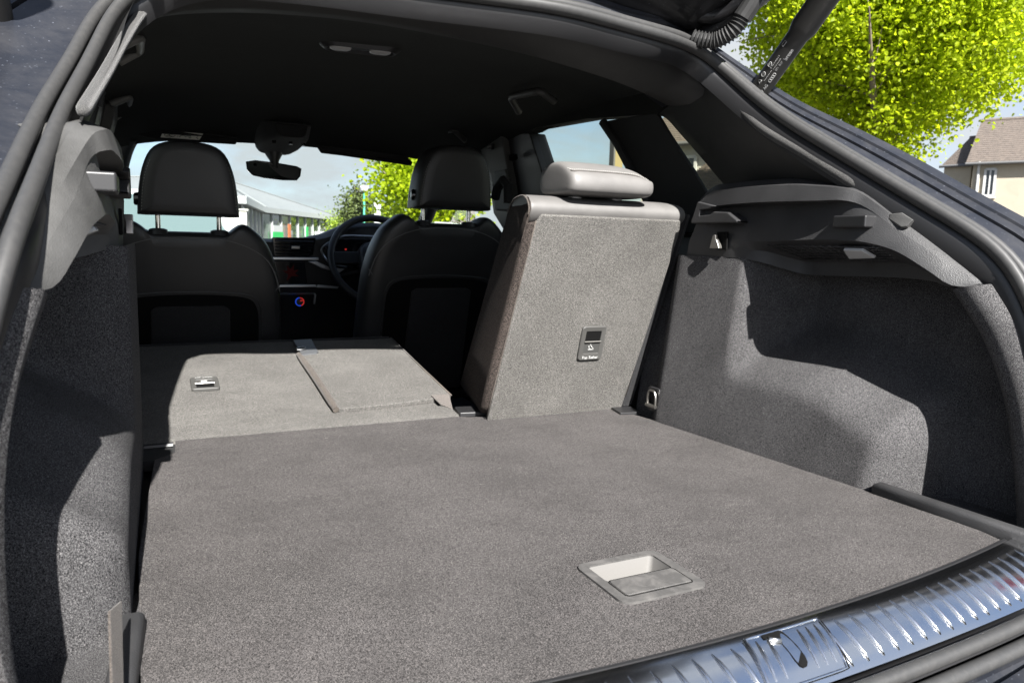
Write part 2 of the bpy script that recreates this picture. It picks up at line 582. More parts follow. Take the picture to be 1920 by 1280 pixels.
# lock cover: a separate ribbed patch of the plate with a flat near-black keyhole shape painting the latch opening's shade
x0_, x1_ = 0.012, 0.112
def lk_p(a, t, d=0.0):
    return sill_p(x0_ + (x1_ - x0_) * a + 0.012 * (1 - t), t) + Vector((0, -0.2 * d, d))
lc = MB().grid([[lk_p(a / 12, t, 0.0022) for a in range(13)] for t in (0.14, 0.25, 0.4, 0.55, 0.7, 0.82, 0.93)])
lock = lc.build('lock_cover', M['chrome_worn'], plate, sharp=60)
edge = [lk_p(a / 12, 0.14, 0.0015) for a in range(13)] + [lk_p(1.0, t, 0.0015) for t in (0.25, 0.4, 0.55, 0.7, 0.82, 0.93)] + [lk_p(a / 12, 0.93, 0.0012) for a in range(11, -1, -1)] + [lk_p(0.0, t, 0.0015) for t in (0.82, 0.7, 0.55, 0.4, 0.25)]
MB().tube(edge, 0.0019, 6, closed=True).build('rim', M['chrome'], lock, sharp=0)
MB().tube([lk_p(1.03, t, 0.0006) for t in (0.2, 0.4, 0.6, 0.8, 0.93)], 0.0016, 6).build('gap', M['void'], lock, sharp=0)
for a in (0.10, 0.24, 0.66, 0.78, 0.90):
    MB().tube([lk_p(a, t, 0.0024) for t in (0.24, 0.4, 0.55, 0.7, 0.84)], [0.0006, 0.0017, 0.002, 0.0017, 0.0006], 8).build('rib', M['chrome_worn'], lock, sharp=80)
slot = [(0.20, 0.16), (0.44, 0.16), (0.47, 0.20), (0.49, 0.30), (0.53, 0.50), (0.555, 0.66), (0.55, 0.74), (0.52, 0.785), (0.475, 0.79), (0.44, 0.76), (0.415, 0.68), (0.39, 0.50), (0.36, 0.34), (0.33, 0.27), (0.20, 0.25)]
MB().add([lk_p(a, t, 0.0030) for a, t in slot], [tuple(range(len(slot)))]).build('latch_slot', M['void'], lock, sharp=None)
MB().tube([lk_p(0.25, 0.28, 0.004), lk_p(0.37, 0.37, 0.004)], 0.0022, 8).build('latch_bar', M['satin'], lock, sharp=0)

# --- weather strip round the tailgate opening: one closed loop, two rubber lips
seal_r = [(0.64,0.642,0.374), (0.625,0.699,0.419), (0.605,0.796,0.479), (0.575,0.945,0.571), (0.565,1.032,0.622), (0.553,1.094,0.668), (0.535,1.155,0.723), (0.503,1.204,0.772), (0.391,1.15,0.768), (0.257,1.137,0.772), (0.136,1.123,0.775)]
seal_l = [(-0.10, 1.165, 0.778), (-0.27, 1.17, 0.775), (-0.40, 1.195, 0.768), (-0.475, 1.225, 0.748), (-0.523,1.21,0.7), (-0.555,1.07,0.591), (-0.574,0.93,0.512), (-0.583,0.78,0.437), (-0.585,0.69,0.399), (-0.592,0.63,0.362)]
seal_b = [(-0.622, 0.56, 0.19), (-0.612, 0.50, 0.06), (-0.57, 0.455, -0.012), (-0.46, 0.437, -0.028), (-0.25, 0.428, -0.032), (0.02, 0.425, -0.033), (0.28, 0.432, -0.032), (0.45, 0.442, -0.028), (0.56, 0.462, -0.012), (0.625, 0.505, 0.06), (0.645, 0.56, 0.19)]
SEAL = spl(seal_r + seal_l + seal_b, 10, closed=True)
SEAL = resample(SEAL + [SEAL[0]], 241)[:-1]
for _ in range(14):
    SEAL = [SEAL[i] * 0.5 + (SEAL[i - 1] + SEAL[(i + 1) % 240]) * 0.25 for i in range(240)]
OC = Vector((XM, 0.79, 0.37))
def outward(i, p):
    return p - OC
def sweep_fwd(mb, path, prof, closed=True, open_prof=False):
    P = [Vector(p) for p in path]
    T = mb.frames(P, closed)
    rings = []
    fr_ = []
    for i, p in enumerate(P):
        d = outward(i, p)
        u = (d - T[i] * d.dot(T[i])).normalized()
        fr_.append((u, T[i].cross(u)))
    sg_ = 1 if sum(w.y for _, w in fr_) > 0 else -1
    for i, p in enumerate(P):
        u, w = fr_[i][0], fr_[i][1] * sg_
        pr_ = prof(i, p) if callable(prof) else prof
        rings.append([p + u * a + w * b for a, b in pr_])
    if open_prof:
        return mb.grid(rings, cv=closed)
    return mb.grid(rings, cu=True, cv=closed)
ws = MB()
circ = lambda cx, cy, rx_, ry: [(cx + rx_ * math.cos(2 * math.pi * k / 12), cy + ry * math.sin(2 * math.pi * k / 12)) for k in range(12)]
sweep_fwd(ws, SEAL, circ(-0.0102, 0.001, 0.0078, 0.0105))
ws.build('weather_strip', M['rubber'], car, sharp=80)
ws = MB()
sweep_fwd(ws, SEAL, circ(0.0098, 0.004, 0.0080, 0.0095))
ws.build('weather_strip', M['rubber'], car, sharp=80)
fl_ = MB()
sweep_fwd(fl_, SEAL, [(0.0, 0.008), (-0.014, 0.012), (-0.020, 0.020), (-0.022, 0.045)], open_prof=True)
fl_.build('opening_flange', M['plastic_smooth'], car, sharp=60)

# --- painted body frame round the opening
def jamb(i, p):
    side = smooth(0.35, 0.50, abs(p.x - XM)) * smooth(0.05, 0.3, p.z)      # the pillars are wider than the roof edge
    low = 1 - smooth(-0.01, 0.12, p.z)
    wdt = 0.056 + 0.072 * side * smooth(0.82, 0.50, p.z)
    if low > 0:
        wdt += 0.02 * low
    if p.x < 0:
        wdt += 0.075 * side * smooth(0.35, 0.5, p.z)
    return [(0.016, 0.012), (0.023, 0.018), (wdt * 0.640, 0.015), (wdt * 0.648, 0.021), (wdt * 0.668, 0.021), (wdt * 0.676, 0.012), (wdt * 0.80, 0.009), (wdt * 0.815, 0.005), (wdt * 1.0, 0.003), (wdt * 1.03, 0.005), (wdt * 1.05, 0.012), (wdt * 1.08, 0.012 + 0.028 * side)]
jb = MB()
sweep_fwd(jb, SEAL, jamb, open_prof=True)
# rear quarter skin: runs on from the outer edge of the frame, outwards and forwards
nj = 12
for sd_ in (1, -1):
    edge = [Vector(jb.v[i * nj + nj - 1]) for i, p in enumerate(SEAL) if (p.x - XM) * sd_ > 0.30 and 0.10 < p.z < 0.755]
    edge.sort(key=lambda p: p.z)
    k_ = [smooth(0.35, 0.75, p.z) for p in edge]
    qr = [edge, [p + Vector((sd_ * 0.012, 0.03, 0)) for p in edge], [p + Vector((sd_ * (0.02 + 0.09 * (1 - k)), 0.13, -0.01)) for p, k in zip(edge, k_)], [p + Vector((sd_ * (0.03 + 0.13 * (1 - k)), 0.24, -0.03)) for p, k in zip(edge, k_)]]
    MB().grid(qr).build('quarter_panel', M['paint'], car, sharp=60)
jb.build('body_frame', M['paint'], car, sharp=20)

# --- carpeted side panels: flat by the seat, a wheel arch bulge, a niche behind it
def side_w(y, z, left=False):
    w = 0.536 - 0.015 * (y - 0.77) if left else 0.523 - 0.075 * (y - 0.77) + 0.125 * max(z, 0)
    # the niche: everything behind the flat front part and outside the arch box, distances in units of the slope width
    zb = 0.118 - 0.05 * smooth(0.95, 0.76, y)
    df = (1.118 - 0.10 * max(0.0, 0.20 - z) - y) / 0.060
    db_ = math.hypot(max(z - zb, 0) / 0.135, max(0.795 - 0.10 * max(z, 0) - y, 0) / 0.070)
    h_ = max(0.35 - abs(df - db_), 0) / 0.35
    d = max(0.0, min(df, db_) - h_ * h_ * 0.35 * 0.25)
    w += 0.142 * smooth(0.0, 1.05, d)
    if not left:
        w += 0.055 * smooth(1.29, 1.37, y)
    return w
ys = [0.54 + 0.0115 * k for k in range(78)]
zs = [-0.03 + 0.0115 * k for k in range(35)]
def ztop_side(y):
    return 0.366 - 0.014 * smooth(1.10, 1.03, y)
for left in (False, True):
    rows = []
    for y in ys:
        zt = ztop_side(y)
        zz_ = [-0.03 + (zt + 0.03) * k / 34 for k in range(35)]
        rows.append([((XMIR - side_w(y, z, True)) if left else (XM + side_w(y, z)), y, z) for z in zz_])
    MB().grid(rows).build('side_carpet', M['side_carpet'], car, sharp=60)
# rear post trim, carpet, along the side of the opening
inn = spl([(0.6,0.709,0.332), (0.62,0.664,0.257), (0.63,0.629,0.167), (0.627,0.602,0.063), (0.612,0.581,-0.011)], 6)
otr = spl([(0.632,0.67,0.34), (0.64,0.64,0.291), (0.642,0.613,0.225), (0.638,0.591,0.144), (0.622,0.566,0.036)], 6)
rows = [[p + Vector((0.10, 0.05, 0)) for p in inn], [p + Vector((0.012, 0.012, 0)) for p in inn], inn, [a.lerp(b, 0.3) + Vector((-0.010, -0.014, 0.004)) for a, b in zip(inn, otr)], [a.lerp(b, 0.75) + Vector((-0.006, -0.014, 0.004)) for a, b in zip(inn, otr)], otr, [p + Vector((0.03, 0.012, 0)) for p in otr]]
both(MB().grid(rows), 'post_carpet', M['side_carpet'], car, sharp=70)
# niche floor beside the board, and the padded bar that closes it
both(MB().box((0.60, 0.68, -0.020), (0.19, 0.40, 0.012)), 'niche_floor', M['side_carpet'], car)
a, b = Vector((0.552, 0.772, 0.005)), Vector((0.566, 0.535, 0.003))
def box_bar(p, q, w, h):
    sd = Vector((1, 0, 0))
    return MB().loop([[c + sd * u * k + Vector((0, 0, v * k)) for u, v in rrect(w, h, 0.007, 4)] for c, k in ((p, 0.75), (p.lerp(q, 0.02), 1.0), (p.lerp(q, 0.98), 1.0), (q, 0.75))])
bar = box_bar(a, b, 0.024, 0.026)
both(bar, 'niche_bar', M['plastic'], car, sharp=50)
pt = [Vector(p) for p in ((-0.523,0.705,0.06), (-0.53,0.66,0.074), (-0.526,0.575,0.051), (-0.52,0.6,0.034))]
MB().prism(pt, (0.002, 0.003, 0)).build('niche_tab', M['strap'], car, bevel=0.0008)
# hook peg in the niche wall
both(MB().box((0.655, 0.60, 0.075), (0.05, 0.012, 0.006)), 'niche_hook', M['plastic_smooth'], car, bevel=0.002)

# --- side ledge (parcel shelf carrier): stations from the seat back to the tailgate
rowpx = [
    [(0.562,1.259,0.479), (0.575,1.228,0.51), (0.58,1.183,0.514), (0.585,1.115,0.516), (0.588,1.025,0.514), (0.588,0.968,0.506), (0.588,0.915,0.497), (0.588,0.874,0.488), (0.6,0.818,0.451), (0.612,0.768,0.415), (0.626,0.721,0.379), (0.64,0.676,0.341)],
    [(0.552,1.23,0.465), (0.553,1.196,0.468), (0.551,1.14,0.47), (0.55,1.07,0.471), (0.551,0.986,0.47), (0.553,0.933,0.469), (0.557,0.887,0.468), (0.572,0.855,0.457), (0.588,0.811,0.431), (0.601,0.763,0.403), (0.616,0.718,0.37), (0.634,0.675,0.341)],
    [(0.556,1.273,0.395), (0.559,1.212,0.395), (0.561,1.144,0.396), (0.562,1.08,0.398), (0.562,0.989,0.401), (0.562,0.935,0.403), (0.562,0.883,0.402), (0.563,0.846,0.4), (0.572,0.793,0.387), (0.584,0.744,0.359), (0.598,0.711,0.337), (0.628,0.679,0.338)],
    [(0.558,1.279,0.376), (0.56,1.212,0.376), (0.562,1.133,0.377), (0.585,1.085,0.38), (0.645,1.046,0.363), (0.65,0.996,0.362), (0.65,0.941,0.364), (0.648,0.884,0.366), (0.64,0.82,0.366), (0.622,0.76,0.351), (0.608,0.716,0.335), (0.63,0.68,0.337)],
    [(0.559,1.283,0.362), (0.561,1.212,0.363), (0.563,1.133,0.365), (0.586,1.084,0.357), (0.642,1.044,0.339), (0.648,0.992,0.338), (0.648,0.934,0.339), (0.646,0.878,0.341), (0.64,0.817,0.342), (0.624,0.759,0.34), (0.61,0.716,0.333), (0.632,0.682,0.336)],
]
R0, R1, R3, R4, R5 = [[Vector(p) for p in r] for r in rowpx]
dep = [0.004, 0.024, 0.031, 0.033, 0.033, 0.029, 0.013, 0.002, 0.0, 0.0, 0.0, 0.0]
outr = [p + Vector((k, e, -0.005)) for p, k, e in zip(R0, [0.07, 0.07, 0.07, 0.07, 0.07, 0.065, 0.058, 0.045, 0.035, 0.03, 0.028, 0.025], [0, 0, 0, 0, 0, 0.005, 0.015, 0.03, 0.045, 0.055, 0.06, 0.06])]
for i in range(8, 12):
    R1[i] = R0[i].lerp(R3[i], 0.5) + Vector((-0.004, -0.004, 0.002))
blg = [0.006, 0.012, 0.013, 0.013, 0.013, 0.013, 0.012, 0.009, 0.004, 0.003, 0.003, 0.002]
lipm = [a.lerp(b, 0.45) + Vector((-k, -k * 0.3, k * 0.45)) for a, b, k in zip(R0, R1, blg)]
R2 = [p + Vector((d, 0, -0.0015 * min(1.0, d / 0.02) - 0.06 * d)) for p, d in zip(R1, dep)]
mid = [a.lerp(b, 0.5) + Vector((-0.002, 0, 0)) for a, b in zip(R2, R3)]
under = [p + Vector((0.05, 0.0, 0.02)) for p in R5]
lrows = [resample(spl(r, 5), 56) for r in (outr, R0, lipm, R1, R2, mid, R3, R4, R5)]
ledge, ledge_l = both(MB().grid(lrows), 'side_ledge', M['plastic'], car, bevel=0.0045, segs=3, sharp=60)
ledge_l.data.materials[0] = M['ledge_dust']
for lg, mir in ((ledge, False), (ledge_l, True)):
    def bl(mb, name, m, **k):
        (mb.mirror() if mir else mb).build(name, m, lg, **k).matrix_parent_inverse = Matrix()
    # shelf rest at the front end: a hooked block
    hk = [(0.548,1.258,0.433), (0.548,1.118,0.433), (0.548,1.12,0.438), (0.548,1.149,0.454), (0.548,1.189,0.456), (0.548,1.2,0.45), (0.548,1.231,0.449), (0.548,1.23,0.46), (0.548,1.202,0.462), (0.548,1.19,0.468), (0.548,1.24,0.478)]
    bl(MB().prism([Vector(p) + Vector((-0.004, 0, 0)) for p in hk], (0.030, 0.0, 0)), 'shelf_rest', M['plastic'], bevel=0.003, sharp=30)
    # lashing hook on a small plate
    h0 = Vector((0.556,1.18,0.396))
    bl(MB().box(h0 + Vector((0.0015, -0.008, 0.002)), (0.004, 0.030, 0.036)), 'hook_plate', M['void'], bevel=0.001)
    bl(MB().prism([h0 + Vector((-0.002, 0.014, -0.014)), h0 + Vector((-0.002, -0.004, -0.014)), h0 + Vector((-0.002, -0.002, 0.013)), h0 + Vector((-0.002, 0.006, 0.013))], (-0.012, -0.002, 0)).prism([h0 + Vector((-0.014, -0.003, -0.014)), h0 + Vector((-0.014, -0.016, -0.014)), h0 + Vector((-0.014, -0.014, -0.008)), h0 + Vector((-0.014, -0.006, 0.006))], (0.010, 0, 0)), 'bag_hook', M['grey_metal'], bevel=0.0015, sharp=30)
    # cover rest: a flat bar standing out of the ledge
    g0, g1 = Vector((0.559, 0.902, 0.4335)), Vector((0.559, 0.834, 0.4335))
    bx = [g0 + Vector((0.03, 0.012, -0.011)), g0 + Vector((-0.009, -0.004, -0.011)), g1 + Vector((-0.009, 0, -0.011)), g1 + Vector((0.03, 0, -0.011))]
    bl(MB().prism(bx, (0, 0, 0.020)), 'cover_rest', M['plastic_smooth'], bevel=0.003, sharp=30)
    # pressed pad on the sloping shoulder
    pd_on = not mir
    pd = [(0.583,0.82,0.436), (0.585,0.818,0.444), (0.589,0.8,0.446), (0.591,0.78,0.434), (0.586,0.786,0.423), (0.583,0.795,0.422)]
    pd = [Vector(p) for p in pd]
    pc = sum(pd, Vector()) / len(pd)
    if pd_on:
        bl(MB().loop([[p + Vector((0.012, 0.006, -0.004)) for p in pd], [p + Vector((-0.0005, -0.001, 0.001)) for p in pd], [pc + (p - pc) * 0.9 + Vector((-0.0018, -0.0025, 0.0015)) for p in pd]]), 'pressed_pad', M['dusty_plastic'], bevel=0.001, sharp=40)
    # slatted vent on the slanting underside, with the boot lamp
    va = [Vector((0.571,1.072,0.392)), Vector((0.568,0.822,0.393))]
    vb = [Vector((0.64,1.034,0.364)), Vector((0.636,0.827,0.37))]
    for k in range(6):
        t = 0.08 + 0.84 * k / 5
        p, q = va[0].lerp(vb[0], t), va[1].lerp(vb[1], t)
        bl(MB().tube([p, p.lerp(q, 0.5), q], 0.0012, 4), 'vent_slat', M['plastic'], sharp=0)
    for k in range(14):
        t = 0.04 + 0.92 * k / 13
        p, q = va[0].lerp(va[1], t), vb[0].lerp(vb[1], t)
        bl(MB().tube([p, q], 0.0011, 4), 'vent_bar', M['plastic'], sharp=0)
    dn = Vector((0.0035, 0, 0.006))
    bl(MB().add([va[0] + dn, va[1] + dn, vb[1] + dn, vb[0] + dn], [(0, 1, 2, 3)]), 'vent_backing', M['void'], sharp=0)
    lp = [Vector(p) + Vector((-0.004, 0, -0.003)) for p in ((0.577,0.889,0.393), (0.577,0.852,0.393), (0.606,0.848,0.381), (0.608,0.901,0.378))]
    bl(MB().prism([lp[0] + Vector((0, 0.012, 0)), lp[1] + Vector((0, -0.006, 0)), lp[2] + Vector((0.004, -0.004, 0)), lp[3] + Vector((0.004, 0.012, 0))], (0.003, 0, 0.004)), 'lamp_housing', M['plastic_smooth'], bevel=0.001)
    bl(MB().prism(lp, (-0.003, 0, -0.005)), 'boot_lamp', M['lamp_lens'], bevel=0.0015)

# --- tie-down ring in the side panel
for mir in (False,):
    r0 = Vector((0.517,1.312,0.045)) + Vector((0.03 if mir else 0, 0, 0))
    def bl(mb, name, m, par, **k):
        o = (mb.mirror() if mir else mb).build(name, m, par, **k)
        if par is not car:
            o.matrix_parent_inverse = Matrix()
        return o
    pl = bl(MB().prism([r0 + Vector((-0.004, a, b)) for a, b in rrect(0.042, 0.054, 0.008)], (0.006, 0, 0)), 'tie_down', M['plastic_smooth'], car, bevel=0.0015)
    bl(MB().prism([r0 + Vector((-0.0045, a, b + 0.002)) for a, b in rrect(0.028, 0.036, 0.006)], (0.004, 0, 0)), 'cup', M['void'], pl)
    loopp = [(0.014, -0.014), (0.014, 0.006), (0.009, 0.018), (0, 0.020), (-0.009, 0.018), (-0.014, 0.006), (-0.014, -0.014)]
    bl(MB().tube(spl([r0 + Vector((-0.009, a, b)) for a, b in loopp], 3), 0.0027, 8), 'ring', M['grey_metal'], pl)
    bl(MB().tube([r0 + Vector((-0.010, 0.017, -0.014)), r0 + Vector((-0.010, -0.017, -0.014))], 0.0045, 10), 'pivot', M['grey_metal'], pl)
MB().box((0.498, 1.395, 0.002), (0.05, 0.06, 0.006), Matrix.Rotation(R_(-12), 3, 'Z')).build('floor_hinge_strip', M['plastic_smooth'], car, bevel=0.001)

# --- upright rear seat section
seat_b = [(0.190, 1.447, -0.005), (0.500, 1.412, -0.005)]
S0 = lambda x, z, d=0.0: Vector((x, 1.43 - 0.27 * z + d, z))
st = MB()
xr = lambda z: 0.528 + 0.105 * z
rings = []
for z in (0.012, 0.03, 0.12, 0.22, 0.32, 0.39, 0.42, 0.430):
    th = 0.285 - 0.10 * z
    ins = 0.012 if z in (0.012, 0.430) else 0.0
    a, b = 0.139 + 0.110 * z + ins, xr(z) - 0.004 - ins
    r = 0.020
    w_, h_ = b - a, th - 2 * ins
    rings.append([S0((a + b) / 2 + p + 0.062 * (q + h_ / 2) / h_ * max(0.0, -p / (w_ / 2)), z, h_ / 2 + ins + q) for p, q in rrect(w_, h_, r, 5)])
st.loop(rings)
seat = st.build('rear_seat', M['seat_cloth'], car, sharp=50, label='upright single rear seat section with brownish cloth side')
# stiff carpeted back board, proud of the cloth
pan = [(0.160, -0.003), (0.508, -0.003), (0.530, 0.15), (0.550, 0.30), (0.564, 0.420), (0.560, 0.440), (0.214, 0.440), (0.205, 0.425)]
cb = MB().prism([S0(x, z, -0.0035) for x, z in pan], (0, 0.008, 0.002))
cb.build('back_board', M['seat_carpet'], seat, bevel=0.004, sharp=30)
MB().tube([S0(0.158 + 0.0465 * k / 8, 0.008 + 0.42 * k / 8, -0.001) for k in range(9)], 0.0014, 5).build('edge_seam', M['strap'], seat, sharp=0)
# dark bolster on the outer side
bo = []
for z in (0.0, 0.06, 0.16, 0.27, 0.36, 0.42, 0.455):
    x0 = xr(z) - 0.012
    bo.append([S0(x0 + a, z, 0.008 + b) for a, b in ((0.0, 0.0), (0.016, -0.004), (0.034, 0.008), (0.046, 0.035), (0.048, 0.14), (0.0, 0.16))])
MB().loop(bo).build('side_bolster', M['cloth_black'], seat, bevel=0.004, sharp=70)
# leatherette roll over the top edge
pf = [(1.311, 0.440), (1.306, 0.451), (1.310, 0.464), (1.325, 0.474), (1.36, 0.482), (1.42, 0.481), (1.475, 0.472), (1.515, 0.450), (1.53, 0.41), (1.40, 0.40), (1.33, 0.415)]
tpr = lambda y: 0.257 * max(0.0, y - 1.318)
ck = [(1.340, 0.385)] + [(1.39 + (y - 1.39) * 0.972, 0.44 + (z - 0.44) * 0.95) for y, z in pf[1:8]] + [(1.545, 0.385)]
ckx = lambda y, z: 0.139 + 0.110 * z + tpr(y)
MB().loop([[(ckx(y, z) - 0.0018, y, z) for y, z in ck], [(ckx(y, z) - 0.0006, 1.41 + (y - 1.41) * 1.012, z + 0.001) for y, z in ck], [(ckx(y, z) + 0.003, 1.41 + (y - 1.41) * 0.985, z - 0.002) for y, z in ck]]).build('side_cheek', M['seat_cloth'], seat, sharp=60)
rr_ = []
pcy, pcz = 1.39, 0.44
for x, s_ in ((0.1872, 0.975), (0.189, 0.99), (0.20, 1.0), (0.215, 1.0), (0.30, 1.0), (0.335, 0.992), (0.36, 0.992), (0.40, 1.0), (0.45, 0.993), (0.48, 0.992), (0.53, 1.0), (0.562, 0.985), (0.575, 0.94), (0.580, 0.84)):
    rr_.append([(x + (tpr(y) * max(0.0, 1 - (x - 0.187) / 0.1)), pcy + (y - pcy) * s_, pcz + (z - pcz) * s_) for y, z in pf])
roll = MB().loop(rr_).build('top_roll', M['vinyl'], seat, sharp=0, sub=1)
for p in roll.data.polygons: p.use_smooth = True
MB().tube(spl([(0.186 + tpr(y), y, z) for y, z in ((1.314, 0.438), (1.310, 0.450), (1.314, 0.462), (1.328, 0.471), (1.36, 0.478), (1.42, 0.477), (1.472, 0.468), (1.508, 0.448))], 4), 0.0018, 6).build('piping', M['strap'], seat, sharp=0)
# headrest and its sockets
hp = [(1.283, 0.4885), (1.268, 0.494), (1.264, 0.508), (1.270, 0.524), (1.281, 0.5335), (1.305, 0.546), (1.345, 0.556), (1.395, 0.556), (1.43, 0.545), (1.447, 0.52), (1.44, 0.497), (1.42, 0.488), (1.35, 0.4865)]
hr = []
HX_ = lambda x: 0.367 + (x - 0.365) * 0.775
for x, s_ in ((0.232, 0.70), (0.236, 0.88), (0.246, 0.965), (0.262, 0.995), (0.30, 1.0), (0.365, 1.005), (0.43, 1.0), (0.468, 0.99), (0.486, 0.95), (0.495, 0.86), (0.499, 0.68)):
    zz = -0.028 * max(0, (x - 0.40) / 0.10) ** 2 * 0.6
    hr.append([(HX_(x), 1.355 + (y - 1.355) * s_ * 0.86, 0.510 + (z - 0.515) * s_ * 1.04 + (zz if z > 0.53 else 0)) for y, z in hp])
hrest = MB().loop(hr).build('headrest', M['vinyl'], seat, sharp=0, sub=2)
for p in hrest.data.polygons: p.use_smooth = True
sti = MB()
sm = []
for x, s_ in ((0.244, 0.945), (0.262, 0.985), (0.30, 0.993), (0.365, 0.998), (0.43, 0.992), (0.468, 0.982), (0.486, 0.945)):
    zz = -0.028 * max(0, (x - 0.40) / 0.10) ** 2 * 0.6
    sm.append((HX_(x), 1.355 + (1.2815 - 1.355) * s_ * 0.86, 0.510 + (0.5350 - 0.515) * s_ * 1.04 + zz))
sm = [(HX_(0.240), 1.394, 0.541), (HX_(0.239), 1.346, 0.542), (HX_(0.2395), 1.312, 0.534)] + sm
sm = resample(spl(sm, 8), 130)
for i in range(0, 128, 2):
    sti.tube([sm[i], sm[i].lerp(sm[i + 1], 0.75)], 0.0011, 4)
sti.build('stitching', M['thread'], hrest, sharp=0)
MB().tube([p + Vector((0, -0.0012, -0.0032)) for p in sm], 0.0010, 5).build('seam', M['seat_cloth'], hrest, sharp=0)
for x in (0.318, 0.418):
    MB().tube([(x, 1.36, 0.470), (x, 1.36, 0.4805), (x, 1.36, 0.4845)], [0.016, 0.016, 0.011], 16).build('headrest_socket', M['lamp_lens'], seat, sharp=40)
    MB().tube([(x, 1.36, 0.45), (x, 1.36, 0.50)], 0.0055, 10).build('headrest_post', M['chrome'], seat)

def tether(name, c, ux, uz, n, par):
    """child seat anchor in a plastic surround: c centre, ux/uz in-plane axes, n outward"""
    c, ux, uz, n = [Vector(q) for q in (c, ux, uz, n)]
    w, h = 0.062, 0.080
    outer = rrect(w, h, 0.007)
    inner = rrect(w - 0.022, h - 0.026, 0.002, 5)
    at = lambda p, d=0.0, dz=0.0: c + ux * p[0] + uz * (p[1] + dz) + n * d
    b = MB().grid([[at(p, -0.002) for p in outer], [at(p, 0.003) for p in outer], [at((p[0] * 0.96, p[1] * 0.97), 0.0045) for p in outer], [at(p, 0.0035, 0.002) for p in inner], [at((p[0] * 0.92, p[1] * 0.92), -0.001, 0.002) for p in inner]], cu=True)
    o = b.build(name, mat('anchor surround', (0.050, 0.049, 0.046), 0.6), par, sharp=30)
    pinv(o, par)
    q = MB().add([at(p, 0.0022, 0.002) for p in rrect(w - 0.023, (h - 0.027) * 0.48, 0.001, 2)], [tuple(range(12))])
    q.v = [tuple(Vector(v) + uz * (h - 0.027) * 0.26) for v in q.v]
    pinv(q.build('cavity_shade', M['void'], o, sharp=0), o)  # flat near-black sheet; the hollow's shade is put into its colour
    q = MB().add([at(p, 0.0022, 0.002) for p in rrect(w - 0.023, (h - 0.027) * 0.50, 0.001, 2)], [tuple(range(12))])
    q.v = [tuple(Vector(v) - uz * (h - 0.027) * 0.25) for v in q.v]
    pinv(q.build('shelf', mat('anchor tray', (0.045, 0.045, 0.043), 0.45), o, sharp=0), o)
    pinv(MB().tube([at((-w / 2 + 0.010, 0.004), 0.004), at((w / 2 - 0.010, 0.004), 0.004)], 0.0021, 8).build('anchor_bar', M['grey_metal'], o), o)
    # pictogram of a child seat with its strap
    pg = MB()
    for pts in ([(-0.007, -0.006), (-0.006, -0.012), (-0.001, -0.014)], [(-0.002, -0.006), (0.003, -0.011), (0.007, -0.014)], [(-0.008, -0.015), (0.006, -0.015)], [(-0.004, -0.004), (-0.002, -0.003)]):
        pg.tube([at(p, 0.0032) for p in pts], 0.0009, 4)
    pinv(pg.build('pictogram', M['white_print'], o, sharp=0), o)
    V_, F_ = text_mesh('Top Tether', 0.0088, 0.0001)
    wx = max(v[0] for v in V_)
    tx = MB().add([at((v[0] - wx / 2, v[1] - h / 2 + 0.0038), 0.0048) for v in V_], F_)
    pinv(tx.build('lettering', M['white_print'], o, sharp=0, fix=False), o)
    return o
def pinv(o, par):
    o.matrix_parent_inverse = car_inv if par is car else Matrix()
sn = Vector((0, -1, -0.27)).normalized()
su = Vector((0, -0.27, 1)).normalized()
tether('tether_anchor', Vector((0.3874,1.384,0.1689)) + sn * 0.004, (1, 0, 0), su, sn, seat)

# --- folded rear seat: wide section and centre section
FZ = lambda x, y, d=0.0: Vector((x, y - 0.175 * d, 0.175 * y - 0.266 + d))
fo = MB()
rings = []
for y, ins in ((1.497, 0.004), (1.52, 0.0), (1.70, 0.0), (1.90, 0.0), (2.075, 0.0), (2.092, 0.006)):
    a, b = -0.545, 0.128 + 0.02 * (y - 1.5) / 0.6
    rings.append([FZ(a, y, -0.16), FZ(a, y, -0.012), FZ(a + 0.006, y, -0.004), FZ(a + 0.02, y, -ins), FZ(-0.3, y, -ins), FZ(-0.12, y, -ins), FZ(b - 0.02, y, -ins - 0.001), FZ(b, y, -0.006), FZ(b, y, -0.16)])
fseat = MB().loop(rings).build('folded_seat', M['seat_carpet'], car, sharp=50, label='wide rear seat section folded flat, carpet side up')
# gap filler flap between the boot floor and the folded seat
MB().grid([[(x, y, z) for x in (-0.54, -0.3, -0.1, 0.05, 0.118)] for y, z in ((1.47, -0.004), (1.490, 0.0025), (1.51, 0.004), (1.55, 0.0105))]).build('hinge_flap', M['seat_carpet'], fseat, sharp=60)
# centre section: its own raised carpet board
cp = [(-0.1433,1.917,0.0797), (-0.0824,2.031,0.0996), (0.1312,2.046,0.1023), (0.1358,1.794,0.058), (0.1408,1.594,0.0231), (0.0915,1.583,0.0212), (-0.0287,1.57,0.0189), (-0.1295,1.565,0.0181)]
cp = [Vector(p) for p in cp]
cs = MB().prism(cp, (0, 0.002, -0.012)).build('centre_board', M['seat_carpet'], fseat, bevel=0.003, sharp=30)
MB().tube([cp[2], cp[3], cp[4]], 0.0022, 6).build('edge_piping', M['strap'], fseat, sharp=0)
MB().tube(resample(spl([(-0.146,1.948,0.0809), (-0.1401,1.772,0.0523), (-0.1377,1.638,0.0298), (-0.1363,1.566,0.0161)], 4), 12), [0.006, 0.008, 0.009, 0.009, 0.009, 0.009, 0.009, 0.009, 0.009, 0.009, 0.0085, 0.007], 10).build('brown_strap', M['strap'], fseat, sharp=60)
tb = [Vector(p) for p in ((0.0909,1.596,0.0275), (0.1355,1.594,0.0272), (0.1186,1.527,0.0073), (0.0973,1.549,0.0153))]
MB().prism(tb, (0, 0.001, -0.003)).build('fabric_tab', M['pale_binding'], fseat, bevel=0.001)
